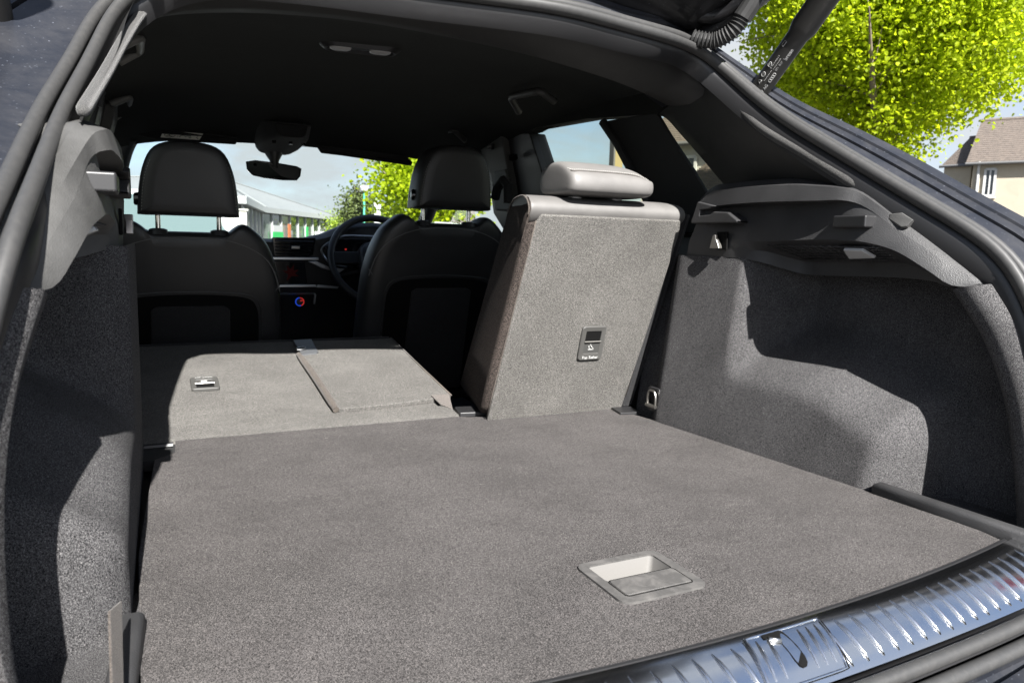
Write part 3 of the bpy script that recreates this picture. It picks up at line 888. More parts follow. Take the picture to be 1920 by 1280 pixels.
MB().tube([FZ(x, 2.086, -0.004) for x in (-0.54, -0.3, 0.0, 0.137)], 0.006, 8).build('far_edge', M['cloth_black'], fseat, sharp=0)
# latch plate between the two sections
lp_ = [Vector(p) for p in ((-0.1434,2.047,0.1055), (-0.0927,2.051,0.1062), (-0.0966,1.941,0.0868), (-0.1033,1.929,0.0847), (-0.1427,1.921,0.0833))]
lat = MB().prism(lp_, (0, 0.001, -0.010)).build('latch_plate', mat('grey latch plastic', (0.062, 0.064, 0.067), 0.5), fseat, bevel=0.002, sharp=30)
lat.matrix_parent_inverse = Matrix()
MB().tube(spl([(-0.1482,1.964,0.094), (-0.1303,1.972,0.0964), (-0.1247,1.966,0.0943), (-0.1338,1.954,0.0921), (-0.1487,1.954,0.0912)], 3), 0.0022, 6).build('latch_slot', M['satin'], lat)
nF = Vector((0, -0.175, 1)).normalized()
uF = Vector((0, -1, -0.175)).normalized()
tether('tether_anchor', Vector((-0.3837,1.778,0.0482)), (0.95, 0, 0), uF * 0.95, nF, fseat)
# belt stalk and hinge in the gap between the seats
MB().box((0.155, 1.50, 0.004), (0.07, 0.06, 0.012), Matrix.Rotation(R_(-10), 3, 'Z')).build('seat_hinge', M['plastic_smooth'], car, bevel=0.003)
MB().box((0.16, 1.452, -0.004), (0.022, 0.006, 0.006)).build('hinge_tag', M['pale_binding'], car, bevel=0.001)
# dark carpeted edge piece beside the folded seat at the far end of the boot floor
MB().box((-0.50, 1.42, -0.012), (0.10, 0.10, 0.018)).build('floor_side_strip', M['floorpan'], car, bevel=0.002)
MB().tube([(-0.545, 1.455, -0.002), (-0.46, 1.452, 0.0)], 0.006, 8).build('seat_bolt', M['plastic_smooth'], car)

# ================================================================== THE CAR: roof, pillars, windows
# rear roof trim: from the weather strip to the headliner edge
ra = spl([(-0.51, 1.20, 0.675), (-0.488, 1.215, 0.705), (-0.455, 1.205, 0.735), (-0.38, 1.185, 0.752), (-0.27, 1.17, 0.759), (-0.1, 1.163, 0.762), (0.1, 1.158, 0.761), (0.29, 1.168, 0.756), (0.42, 1.20, 0.745), (0.49, 1.232, 0.722), (0.522, 1.215, 0.685)], 5)
rb = spl([(-0.488,1.281,0.69), (-0.467,1.293,0.705), (-0.426,1.298,0.718), (-0.361,1.29,0.728), (-0.276,1.271,0.733), (-0.159,1.255,0.735), (0.002,1.259,0.733), (0.166,1.271,0.726), (0.332,1.291,0.712), (0.44,1.315,0.7), (0.528,1.335,0.684)], 5)
n_ = 48
ra, rb = resample(ra, n_), resample(rb, n_)
rows = [[p + Vector((0, -0.004, 0.012)) for p in ra], ra, [a.lerp(b, 0.35) + Vector((0, 0, -0.010)) for a, b in zip(ra, rb)], [a.lerp(b, 0.75) + Vector((0, 0, -0.006)) for a, b in zip(ra, rb)], rb, [p + Vector((0, 0.006, 0.006)) for p in rb], [p + Vector((0, 0.02, 0.05)) for p in rb]]
MB().grid(rows).build('roof_trim', M['pillar_plastic'], car, sharp=50)
# headliner
zc = [(1.27, 0.765), (1.36, 0.786), (1.50, 0.797), (1.70, 0.801), (1.90, 0.799), (2.10, 0.789), (2.30, 0.772), (2.48, 0.747), (2.62, 0.716), (2.70, 0.694)]
dxs = [(-0.604, 0.060), (-0.585, 0.048), (-0.55, 0.037), (-0.50, 0.026), (-0.44, 0.016), (-0.35, 0.009), (-0.2, 0.003), (0, 0)]
dxs = dxs + [(-a, b) for a, b in reversed(dxs[:-1])]
def hprof(s_):
    """drop of the headliner at s in -1..1 across the car"""
    x = s_ * 0.604
    for (a0, b0), (a1, b1) in zip(dxs, dxs[1:]):
        if a0 <= x <= a1 + 1e-9:
            return x, b0 + (b1 - b0) * (x - a0) / (a1 - a0)
    return x, 0.06
nh = 41
rbh = resample(rb, nh)
hl = [[p + Vector((0, 0.003, 0.006)) for p in rbh], [p + Vector((0, 0.05, 0.030)) for p in rbh]]
for y, z in zc[2:]:
    row = []
    for k in range(nh):
        x, dz_ = hprof(-1 + 2 * k / (nh - 1))
        row.append(Vector((XM + x, y, z - dz_)))
    hl.append(row)
MB().grid(hl).build('headliner', M['headliner'], car, sharp=0)
# pillar trim at the opening, with a woven welt
wo = [(0.525,1.205,0.714), (0.53,1.175,0.694), (0.539,1.141,0.663), (0.55,1.073,0.607), (0.565,0.981,0.553), (0.575,0.917,0.515), (0.581,0.879,0.492)]
wi = [(0.6201,1.488,0.696), (0.6247,1.457,0.6777), (0.6315,1.428,0.6503), (0.6425,1.382,0.6067), (0.652,1.343,0.5684), (0.6595,1.313,0.5386), (0.6652,1.29,0.5155)]
wo_, wi_ = resample(spl(wo, 5), 30), resample(spl(wi, 5), 30)
rows = [wo_, [a.lerp(b, 0.10) + Vector((-0.004, 0, -0.002)) for a, b in zip(wo_, wi_)], [a.lerp(b, 0.45) + Vector((-0.006, -0.006, 0.0)) for a, b in zip(wo_, wi_)], [a.lerp(b, 0.85) + Vector((-0.006, -0.004, 0)) for a, b in zip(wo_, wi_)], wi_, [p + Vector((0.035, 0.004, 0)) for p in wi_]]
both(MB().grid(rows), 'pillar_trim', M['pillar_plastic'], car, sharp=50)
MB().tube(resample(spl(wo, 6), 40), [0.004] * 2 + [0.0105] * 36 + [0.009, 0.005], 10).build('pillar_welt', M['welt'], car, sharp=0)
wl = [(-0.465,1.27,0.725), (-0.488,1.22,0.687), (-0.508,1.13,0.631), (-0.525,1.03,0.573), (-0.538,0.95,0.53), (-0.545,0.89,0.503)]
MB().tube(resample(spl(wl, 6), 40), [0.005] * 2 + [0.0074] * 36 + [0.007, 0.004], 10).build('pillar_welt', M['welt'], car, sharp=0, label='dusty grey woven welt beside the near weather strip')

# side walls of the cabin (inner trim of doors and pillars); windows are the openings between the strips
def rp(mb, pts, t=0.045, out_=1):
    """polygon on the tilted side plane, given as (y, z)"""
    f = lambda y, z: Vector((0.79 - 0.25 * z, y, z))
    return mb.prism([f(*p) for p in pts], (t, 0, 0.25 * t * 0))
def R(p):
    return (p[1], p[2])
wtl, wtr = R((0.6081,2.143,0.7275)), R((0.6114,1.748,0.7142))
win = [R((0.6129,2.158,0.7082)), R((0.6072,2.134,0.7313)), R((0.6059,2.096,0.7364)), R((0.6086,1.799,0.7255)), R((0.6095,1.767,0.7221)), R((0.6126,1.744,0.7097)), R((0.6286,1.692,0.6454)), R((0.651,1.636,0.556)), R((0.6717,1.583,0.4732))]
qua = [R((0.617,1.487,0.692)), R((0.6633,1.352,0.5067))]
rail_top = lambda y: 0.79
# roof rail above the windows
both(rp(MB(), [(2.85, 0.62), (2.75, 0.665), (win[1][0] + 0.30, 0.728), (win[1][0], win[1][1]), win[2], win[3], win[4], (qua[0][0], qua[0][1] + 0.004), (1.30, 0.70), (1.30, 0.80), (2.0, 0.82), (2.7, 0.76), (2.9, 0.66)]), 'roof_rail', M['headliner'], car)
# rear side pillar between the rear door window and the quarter window
cpil = [win[5], (qua[0][0] + 0.01, qua[0][1] + 0.008), qua[0], R((0.6275,1.458,0.6499)), R((0.6383,1.425,0.6069)), R((0.6504,1.387,0.5585)), qua[1], (1.30, 0.43), (1.60, 0.40), win[8], win[7], win[6]]
both(rp(MB(), cpil, 0.010), 'rear_pillar', M['pillar_plastic'], car, bevel=0.003)
# window surround: a lighter edge round the rear door glass
for pts in ([R((0.6011,1.716,0.7063)), R((0.6166,1.663,0.6443)), R((0.6393,1.607,0.5535)), R((0.6606,1.552,0.4679))],):
    q = [Vector((0.785 - 0.25 * z, y, z)) for y, z in pts]
    both(MB().tube(q, 0.012, 8), 'window_edge', M['pillar_plastic'], car)
# centre pillar
bp0, bp1 = R((0.6064,2.546,0.7344)), R((0.6654,2.377,0.4985))
bpil = [R((0.6052,2.558,0.7393)), R((0.6036,2.319,0.7458)), R((0.6081,2.143,0.7275)), R((0.6687,2.068,0.4853)), (2.05, 0.30), (2.35, 0.30), R((0.6682,2.532,0.4872)), R((0.6351,2.513,0.6197))]
both(rp(MB(), bpil, 0.06), 'centre_pillar', M['plastic_smooth'], car, bevel=0.004)
bt = [R((0.5874,2.497,0.7279)), R((0.584,2.42,0.7414)), R((0.5842,2.29,0.7408)), R((0.5967,2.297,0.6906)), R((0.6205,2.295,0.5956)), R((0.6468,2.305,0.4904)), R((0.6458,2.46,0.4943)), R((0.616,2.438,0.6136))]
bpt = MB().prism([Vector((0.765 - 0.25 * z, y, z)) for y, z in bt], (0.03, 0, 0))
o1, o2 = both(bpt, 'pillar_cover', grained('grey pillar plastic', (0.075, 0.075, 0.07), 0.6, 800, 0.2), car, bevel=0.006)
sl_ = Vector((0.575,2.371,0.705))
MB().prism([sl_ + Vector((0, a, b)) for a, b in rrect(0.034, 0.020, 0.006)], (0.01, 0, 0)).build('vent_slot', M['plastic_smooth'], o1, bevel=0.001).matrix_parent_inverse = Matrix()
MB().box(sl_ + Vector((-0.002, 0, 0)), (0.004, 0.026, 0.005)).build('slot_bar', M['grey_metal'], o1)
MB().prism([Vector(p) for p in ((0.566,2.312,0.616), (0.566,2.228,0.619), (0.566,2.206,0.587), (0.566,2.301,0.58))], (0.01, 0, 0)).build('belt_cover', o1.data.materials[0], o1, bevel=0.002)
MB().tube([(0.56,2.285,0.527), (0.56,2.266,0.561), (0.565,2.232,0.583), (0.565,2.199,0.564), (0.565,2.192,0.51)], 0.016, 8).build('seat_belt', M['cloth_black'], o1)
MB().tube([(0.6,2.237,0.665), (0.6,2.233,0.654)], 0.014, 12).build('trim_plug', M['void'], o1)
# doors below the windows (inner trim) and lower sides
low = MB()
low.grid([[(x, y, z) for y in (1.30, 1.4, 1.8, 2.2, 2.6, 3.0, 3.4)] for x, z in ((0.715, 0.42), (0.70, 0.30), (0.72, 0.0), (0.72, -0.45))])
both(low, 'door_trim', M['plastic_smooth'], car, sharp=50)
# windscreen pillars
ap = MB().tube(spl([(0.555, 2.66, 0.70), (0.585, 2.80, 0.655), (0.618, 3.03, 0.560), (0.648, 3.24, 0.460), (0.672, 3.42, 0.36), (0.68, 3.50, 0.31)], 4), 0.032, 10)
both(ap, 'windscreen_pillar', M['pillar_plastic'], car, sharp=0)

# glass
gl = lambda pts: MB().add(pts, [tuple(range(len(pts)))])
f = lambda y, z: Vector((0.815 - 0.25 * z, y, z))
both(gl([f(2.20, 0.34), f(2.36, 0.76), f(1.70, 0.76), f(1.30, 0.34)]), 'rear_door_glass', M['tint_glass'], car, sharp=0)
both(gl([f(1.62, 0.76), f(1.42, 0.76), f(1.10, 0.40), f(1.36, 0.40)]), 'quarter_glass', M['tint_glass'], car, sharp=0)
both(gl([f(3.45, 0.30), f(2.70, 0.70), f(2.35, 0.74), f(2.25, 0.30)]), 'front_door_glass', M['glass'], car, sharp=0)
wsr = []
for k in range(9):
    a = -0.58 + 1.204 * k / 8
    d = ((a - XM) / 0.6) ** 2
    wsr.append([(a + (a - XM) * 0.02, 2.74 - 0.05 * d, 0.715 - 0.01 * d), (a + (a - XM) * 0.10, 3.10 - 0.07 * d, 0.555), (a + (a - XM) * 0.18, 3.50 - 0.12 * d, 0.33)])
MB().grid(wsr).build('windscreen', M['glass'], car, sharp=0)

# grab handles: a flattened U of plastic, two feet on the roof rail
M['handle'] = mat('grey handle plastic', (0.16, 0.16, 0.15), 0.5)
M['handle_dark'] = mat('dark handle plastic', (0.05, 0.05, 0.048), 0.5)
def grab(p0, b0, b1, p1):
    p0, b0, b1, p1 = [Vector(p) for p in (p0, b0, b1, p1)]
    pts = [p0, p0.lerp(b0, 0.7), b0.lerp(p0, 0.12), b0.lerp(b1, 0.12), b0.lerp(b1, 0.5), b1.lerp(b0, 0.12), b1.lerp(p1, 0.12), p1.lerp(b1, 0.7), p1]
    return MB().tube(resample(spl(pts, 5), 30), 0.0095, 10).build('grab_handle', M['handle'] if p0.x < 0 else M['handle_dark'], car, sharp=0)
grab((-0.529,1.72,0.743), (-0.487,1.72,0.771), (-0.489,1.88,0.777), (-0.531,1.88,0.748))
grab((-0.563,2.27,0.714), (-0.517,2.27,0.739), (-0.525,2.46,0.733), (-0.565,2.46,0.702))
grab((0.44,1.679,0.736), (0.385,1.657,0.752), (0.385,1.821,0.764), (0.44,1.879,0.738))
grab((0.5,2.41,0.723), (0.44,2.368,0.75), (0.44,2.452,0.753), (0.5,2.561,0.742))
MB().tube(spl([(-0.547,1.5,0.623), (-0.552,1.5,0.611), (-0.555,1.5,0.597)], 3), 0.004, 6).build('coat_hook', M['plastic_smooth'], car)

# rear dome lamp in the headliner
dc = Vector((-0.053,1.677,0.797))
ux = (Vector((0.012,1.664,0.795)) - Vector((-0.127,1.682,0.795))).normalized()
uy = Vector((-ux.y, ux.x, 0))
T_ = lambda a, b, d: dc + ux * a + uy * b + Vector((0, 0, d))
dl = MB()
dl.grid([[T_(a * s_, b * s_, d) for a, b in rrect(0.155, 0.055, 0.026, 6)] for s_, d in ((1.25, 0.010), (1.08, -0.002), (1.0, -0.007), (0.94, -0.006), (0.90, 0.004))], cu=True)
dome = dl.build('dome_lamp', M['plastic_smooth'], car, sharp=50)
MB().add([T_(a * 0.92, b * 0.92, 0.001) for a, b in rrect(0.155, 0.055, 0.026, 6)], [tuple(range(28))]).build('switch_panel', M['piano'], dome, sharp=0)
for sx in (-0.043, 0.043):
    MB().loop([[T_(sx + a * s_, b * s_ - 0.002, d) for a, b in rrect(0.048, 0.036, 0.012, 5)] for s_, d in ((1.0, 0.0), (0.95, -0.005), (0.7, -0.008))]).build('lamp_lens', M['lamp_lens'], dome, sharp=40)
MB().prism([T_(a, b - 0.004, -0.001) for a, b in rrect(0.036, 0.016, 0.003, 3)], (0, 0, -0.003)).build('switch', M['plastic_smooth'], dome)

# sun visors, overhead console, mirror
vz = [(-0.525,2.6,0.704), (-0.212,2.62,0.691), (-0.215,2.64,0.675), (-0.441,2.64,0.671), (-0.513,2.63,0.68)]
visor = MB().prism([Vector(p) + Vector((0, 0, 0.0)) for p in vz], (0, 0.10, 0.04)).build('sun_visor', M['cloth_black'], car, bevel=0.006, sharp=30)
lb = [Vector(p) for p in ((-0.431,2.615,0.7), (-0.316,2.615,0.7), (-0.328,2.622,0.68), (-0.44,2.622,0.679))]
MB().prism(lb, (0, 0.002, 0)).build('warning_label', M['label_white'], visor)
lpm = MB()
lu, lv = (lb[1] - lb[0]), (lb[3] - lb[0])
lat_ = lambda u, v: lb[0] + lu * u + lv * v + Vector((0, -0.0012, 0))
el = [(0.20 + 0.13 * math.cos(k * math.pi / 8), 0.58 + 0.30 * math.sin(k * math.pi / 8)) for k in range(16)]
lpm.tube([lat_(*p) for p in el], 0.0009, 4, closed=True)
lpm.tube([lat_(0.12, 0.75), lat_(0.22, 0.45), lat_(0.28, 0.6)], 0.0009, 4)
lpm.tube([lat_(0.17, 0.62), lat_(0.26, 0.75)], 0.0012, 4)
lpm.tube([lat_(0.40, 0.15), lat_(0.40, 0.9)], 0.0005, 4)
for q in ([(0.45, 0.75), (0.47, 0.5), (0.56, 0.45), (0.60, 0.7)], [(0.60, 0.55), (0.72, 0.5), (0.74, 0.78)], [(0.68, 0.65), (0.72, 0.8)], [(0.86, 0.35), (0.90, 0.5)], [(0.87, 0.65), (0.93, 0.8)], [(0.45, 0.2), (0.8, 0.22)], [(0.15, 0.16), (0.22, 0.08), (0.24, 0.18)]):
    lpm.tube([lat_(*p) for p in q], 0.0010, 4)
lpm.build('pictogram', M['print_dark'], visor, sharp=0)
vr = [(0.049,2.62,0.678), (0.386,2.62,0.661), (0.387,2.64,0.647), (0.13,2.64,0.665), (0.06,2.64,0.668)]
MB().prism([Vector(p) for p in vr], (0, 0.10, 0.04)).build('sun_visor', M['cloth_black'], car, bevel=0.006, sharp=30)
oc = []
for y, s_ in ((2.42, 0.55), (2.50, 0.85), (2.58, 1.0), (2.68, 0.98), (2.76, 0.80)):
    z0 = 0.70 - 0.02 * (y - 2.42) / 0.3
    oc.append([(-0.075 + a * s_, y, z0 - 0.012 + b * s_) for a, b in ((-0.09, 0.07), (-0.080, 0.025), (-0.065, 0.006), (-0.04, 0.0), (0.04, 0.0), (0.065, 0.006), (0.080, 0.025), (0.09, 0.07))])
oc_ = MB().loop(oc).build('overhead_console', M['cloth_black'], car, bevel=0.006, sharp=60)
for a, b in ((-0.05, 2.44), (0.0, 2.44), (0.04, 2.45)):
    MB().tube([(-0.075 + a, b, 0.676), (-0.075 + a, b, 0.668)], 0.006, 8).build('console_button', M['piano'], oc_)
MB().tube([(-0.085, 2.72, 0.665), (-0.085, 2.71, 0.64), (-0.085, 2.705, 0.615)], [0.030, 0.016, 0.012], 10).build('mirror_stem', M['plastic_smooth'], car, sharp=50)
mo = [(-0.179,2.69,0.627), (-0.151,2.69,0.633), (-0.077,2.7,0.63), (-0.012,2.7,0.623), (0.002,2.7,0.617), (-0.002,2.7,0.593), (-0.013,2.7,0.579), (-0.06,2.7,0.577), (-0.123,2.69,0.58), (-0.159,2.69,0.586), (-0.176,2.69,0.603)]
mo = [Vector(p) for p in mo]
mc = sum(mo, Vector()) / len(mo)
mir = MB().loop([[p + Vector((0, 0.004, 0)) for p in mo], [p + Vector((0, 0.02, 0)) for p in mo], [mc + (p - mc) * 0.7 + Vector((0, 0.04, 0)) for p in mo]]).build('rear_view_mirror', M['plastic_smooth'], car, sharp=40)
rim_ = MB().tube(mo, 0.003, 6, closed=True)
rim_.build('mirror_rim', M['chrome'], mir)
MB().add([mc + (p - mc) * 0.97 + Vector((0, 0.0015 + 0.10 * (p.x - mc.x) + 0.03 * (p.z - mc.z), 0)) for p in mo], [tuple(range(len(mo)))]).build('mirror_glass', M['mirror'], mir, sharp=0)

# ================================================================== THE CAR: front seats
def front_seat(cx, dz, dy=0.0):
    yb = lambda z: 2.155 + dy + (0.39 - z) * 0.30
    half = [(0.0, 0.389), (0.06, 0.389), (0.098, 0.390), (0.115, 0.402), (0.135, 0.413), (0.158, 0.404), (0.194, 0.372), (0.215, 0.335), (0.229, 0.295), (0.241, 0.235), (0.247, 0.15), (0.25, 0.05), (0.252, -0.10), (0.245, -0.20)]
    ol = half + [(-a, b) for a, b in reversed(half[1:])]
    ol = [(p.x, p.y) for p in spl([(a, b, 0) for a, b in ol], 3, closed=True)]
    rings = []
    zc_ = 0.10
    for ins, iz, d in ((0.02, 0.02, -0.006), (0.3, 0.3, -0.006), (0.6, 0.62, -0.006), (0.80, 0.84, -0.0055), (0.90, 0.94, -0.004), (0.955, 0.973, 0.004), (0.985, 0.991, 0.018), (1.0, 1.0, 0.040), (1.0, 1.0, 0.075), (0.97, 0.98, 0.105), (0.85, 0.91, 0.115)):
        rings.append([Vector((cx + a * ins, yb(zc_ + (b - zc_) * iz) + d, zc_ + (b - zc_) * iz + dz)) for a, b in ol])
    st_ = MB().loop(rings).build('front_seat', M['black_vinyl'], car, sharp=60)
    F_ = lambda a, b, d=0.0: Vector((cx + a, yb(b) - 0.006 + d, b + dz))
    # stitched seams of the back cover
    seam = spl([(-0.236, 0.225, 0), (-0.215, 0.29, 0), (-0.175, 0.335, 0), (-0.10, 0.366, 0), (0, 0.374, 0), (0.10, 0.366, 0), (0.175, 0.335, 0), (0.215, 0.29, 0), (0.236, 0.225, 0)], 5)
    MB().tube([F_(p.x, p.y, 0.0015 + 0.10 * max(0, abs(p.x) - 0.18)) for p in seam], 0.0016, 5).build('cover_seam', M['thread_dark'], st_, sharp=0)
    for s_ in (-1, 1):
        MB().tube([F_(s_ * a, b, d) for a, b, d in ((0.236, 0.245, 0.012), (0.215, 0.215, 0.004), (0.182, 0.196, 0.002))], 0.0014, 5).build('cover_seam', M['thread_dark'], st_, sharp=0)
    arch = spl([(-0.185, -0.16, 0), (-0.185, 0.0, 0), (-0.186, 0.13, 0), (-0.178, 0.190, 0), (-0.150, 0.215, 0), (-0.08, 0.224, 0), (0, 0.226, 0), (0.08, 0.224, 0), (0.150, 0.215, 0), (0.178, 0.190, 0), (0.186, 0.13, 0), (0.185, 0.0, 0), (0.185, -0.16, 0)], 4)
    MB().tube([F_(p.x, p.y, 0.001) for p in arch], 0.0032, 6).build('pocket_piping', M['black_vinyl'], st_, sharp=0)
    MB().loop([[F_(p.x * 0.97, p.y - 0.006, 0.004) for p in arch], [F_(p.x * 0.96, p.y - 0.008, -0.0015) for p in arch]]).build('back_panel', M['void'], st_, sharp=0)
    pk = [(-0.105, -0.16), (-0.10, 0.176), (-0.085, 0.186), (0.085, 0.186), (0.10, 0.176), (0.105, -0.16)]
    MB().prism([F_(a, b, -0.012) for a, b in pk], (0, 0.010, 0)).build('map_pocket', M['cloth_black'], st_, bevel=0.004)
    # headrest
    hh = [(0.0, 0.617), (0.055, 0.611), (0.088, 0.590), (0.108, 0.545), (0.118, 0.49), (0.122, 0.438), (0.116, 0.430), (0.06, 0.430)]
    ho = hh + [(-a, b) for a, b in reversed(hh[1:])]
    ho = [(p.x, p.y) for p in spl([(a, b, 0) for a, b in ho], 3, closed=True)]
    yh = lambda z: 2.085 + dy + (0.52 - z) * 0.12
    rings = []
    for ins, iz, d in ((0.02, 0.02, -0.005), (0.35, 0.4, -0.005), (0.65, 0.7, -0.0045), (0.86, 0.895, -0.003), (0.93, 0.948, 0.002), (0.975, 0.98, 0.012), (1.0, 1.0, 0.035), (1.0, 1.0, 0.085), (0.95, 0.96, 0.11), (0.8, 0.85, 0.12)):
        rings.append([Vector((cx + a * ins, yh(0.52 + (b - 0.52) * iz) + d, 0.52 + (b - 0.52) * iz + dz)) for a, b in ho])
    hr_ = MB().loop(rings).build('headrest', M['black_vinyl'], st_, sharp=60)
    sp_ = spl([(-0.112, 0.44, 0), (-0.108, 0.49, 0), (-0.098, 0.54, 0), (-0.078, 0.578, 0), (-0.045, 0.595, 0), (0, 0.600, 0), (0.045, 0.595, 0), (0.078, 0.578, 0), (0.098, 0.54, 0), (0.108, 0.49, 0), (0.112, 0.44, 0)], 10)
    sp_ = resample(sp_, 120)
    sg = MB()
    for i in range(0, 118, 2):
        a, b = sp_[i], sp_[i].lerp(sp_[i + 1], 0.8)
        sg.tube([Vector((cx + p.x, yh(p.y) - 0.001 , p.y + dz)) for p in (a, b)], 0.0007, 4)
    sg.build('stitching', M['thread'], hr_, sharp=0)
    MB().tube([(cx - 0.118, yh(0.47) + 0.045, 0.468 + dz), (cx - 0.128, yh(0.47) + 0.045, 0.468 + dz)], [0.017, 0.015], 16).build('adjust_button', M['piano'], hr_, sharp=40)
    MB().tube([Vector((cx - 0.1285, yh(0.47) + 0.045 + 0.012 * math.cos(t * math.pi / 8), 0.468 + dz + 0.012 * math.sin(t * math.pi / 8))) for t in range(16)], 0.0012, 5, closed=True).build('button_ring', M['grey_metal'], hr_, sharp=0)
    for s_ in (-0.075, 0.075):
        MB().tube([(cx + s_, yh(0.4) + 0.078, 0.36 + dz), (cx + s_, yh(0.4) + 0.078, 0.445 + dz)], 0.0065, 12).build('headrest_post', M['chrome'], st_)
        MB().tube([(cx + s_, yh(0.4) + 0.078, 0.38 + dz), (cx + s_, yh(0.4) + 0.078, 0.393 + dz), (cx + s_, yh(0.4) + 0.078, 0.396 + dz)], [0.026, 0.022, 0.014], 12).build('post_guide', M['plastic_smooth'], st_, sharp=40)
    # seat cushion
    MB().loop([[Vector((cx + a, 2.62 + dy + b, z + dz)) for a, b in rrect(0.50, 0.52, 0.05)] for z in (-0.42, -0.30, -0.26)]).build('seat_cushion', M['black_vinyl'], st_, bevel=0.02)
    return st_
s1 = front_seat(-0.387, 0.0)
s1['label'] = 'black front passenger seat behind the folded rear seat'
s2 = front_seat(0.345, 0.047)
s2['label'] = 'black driver seat in front of the steering wheel'

# ================================================================== THE CAR: dashboard and steering wheel
DY = 2.95
db = []
for x in [-0.66 + 0.1 * k for k in range(15)]:
    hood = 0.075 * math.exp(-((x - 0.335) / 0.19) ** 4)
    db.append([(x, 3.52, 0.30), (x, 3.30, 0.355 + hood * 0.3), (x, 3.08, 0.372 + hood * 0.95), (x, 2.985, 0.372 + hood), (x, 2.955, 0.360 + hood * 0.8), (x, 2.965, 0.31), (x, 2.97, 0.19), (x, 3.0, 0.12), (x, 3.06, -0.05), (x, 3.10, -0.45)])
dash = MB().grid(db).build('dashboard', M['black_vinyl'], car, sharp=60)
D_ = lambda x, z, d=0.0: Vector((x, DY + d, z))
MB().prism([D_(-0.060, 0.378), D_(0.102, 0.381), D_(0.092, 0.315), D_(0.080, 0.306), D_(-0.055, 0.306)], (0, 0.03, 0)).build('vent_frame', M['piano'], dash, bevel=0.002)
for k in range(5):
    z = 0.368 - 0.0125 * k
    MB().prism([D_(-0.052, z, -0.003), D_(0.092 - 0.004 * k, z, -0.003), D_(0.092 - 0.004 * k, z - 0.0035, -0.010), D_(-0.052, z - 0.0035, -0.010)], (0, 0.012, 0.001)).build('vent_slat', M['plastic_smooth'], dash)
MB().box(D_(0.022, 0.341, -0.014), (0.032, 0.008, 0.012)).build('vent_slider', M['grey_metal'], dash, bevel=0.002)
MB().box(D_(-0.0, 0.2985, -0.004), (0.22, 0.012, 0.010)).build('trim_strip', M['satin'], dash, bevel=0.002)
MB().prism([D_(-0.19, 0.289, -0.004), D_(0.058, 0.289, -0.004), D_(0.066, 0.200, -0.004), D_(-0.19, 0.198, -0.004)], (0, 0.012, 0)).build('screen', M['piano'], dash, bevel=0.002)
lf = MB()
pts_ = [(0.034, 8), (0.016, 30), (0.036, 52), (0.018, 74), (0.040, 95), (0.018, 116), (0.036, 138), (0.016, 160), (0.034, 182), (0.010, 225), (0.030, 262), (0.030, 268), (0.010, 315)]
lf.add([D_(0.004 + r_ * math.cos(R_(a_ - 25)), 0.240 + r_ * math.sin(R_(a_ - 25)), -0.0052) for r_, a_ in pts_], [tuple(range(len(pts_)))])
lf.build('screen_picture', M['screen_red'], dash, sharp=None)
MB().box(D_(-0.0, 0.1935, -0.006), (0.20, 0.009, 0.010)).build('trim_strip', M['satin'], dash, bevel=0.002)
MB().prism([D_(0.108, 0.198, -0.006), D_(0.19, 0.190, -0.006), D_(0.185, 0.182, -0.006), D_(0.10, 0.186, -0.006)], (0, 0.01, 0)).build('trim_strip', M['satin'], dash, bevel=0.002)
MB().tube([D_(0.093, 0.163, 0.0), D_(0.097, 0.157, -0.002), D_(0.092, 0.122, 0.0)], 0.0045, 6).tube([D_(-0.1, 0.163, 0), D_(0.093, 0.163, 0)], 0.004, 6).build('climate_frame', M['satin'], dash)
kn = D_(0.034, 0.133, -0.010)
MB().tube([kn + Vector((0, 0.02, 0)), kn + Vector((0, -0.012, 0))], 0.0135, 18).build('climate_knob', M['plastic_smooth'], dash, sharp=40)
arcp = lambda a0, a1: [kn + Vector((0.0155 * math.cos(R_(a0 + (a1 - a0) * k / 12)), -0.012, 0.0155 * math.sin(R_(a0 + (a1 - a0) * k / 12)))) for k in range(13)]
MB().tube(arcp(95, 285), 0.0022, 6).build('blue_ring', M['blue_light'], dash, sharp=0)
MB().tube(arcp(-70, 85), 0.0022, 6).build('red_ring', M['red_light'], dash, sharp=0)
MB().box(kn + Vector((0.006, -0.014, 0.004)), (0.010, 0.003, 0.004)).build('temperature_digits', M['red_light'], dash)
# angular instrument surround with a bright edge
ins = [(0.11, 0.345), (0.135, 0.372), (0.19, 0.395), (0.30, 0.405), (0.48, 0.400)]
MB().tube(spl([D_(0.215, 0.268, -0.03), D_(0.150, 0.285, -0.03), D_(0.118, 0.325, -0.03), D_(0.130, 0.352, -0.03), D_(0.185, 0.382, -0.03), D_(0.24, 0.392, -0.03), D_(0.46, 0.388, -0.03)], 3), 0.0045, 6).build('instrument_edge', M['satin'], dash)
MB().prism([D_(0.135, 0.348, -0.02), D_(0.19, 0.378, -0.02), D_(0.47, 0.384, -0.02), D_(0.50, 0.27, -0.02), D_(0.22, 0.262, -0.02), D_(0.155, 0.285, -0.02)], (0, 0.03, 0)).build('instrument_panel', M['piano'], dash, bevel=0.002)
MB().box(D_(0.213, 0.338, -0.024), (0.006, 0.004, 0.006)).build('telltale', M['red_light'], dash)
MB().box(D_(0.21, 0.315, -0.022), (0.016, 0.004, 0.006)).box(D_(0.235, 0.315, -0.022), (0.022, 0.004, 0.003)).box(D_(0.222, 0.303, -0.022), (0.03, 0.004, 0.004)).build('display_text', mat('dim display', (0.2, 0.2, 0.2), 0.5, emit=(0.8, 0.8, 0.8), es=0.08), dash)
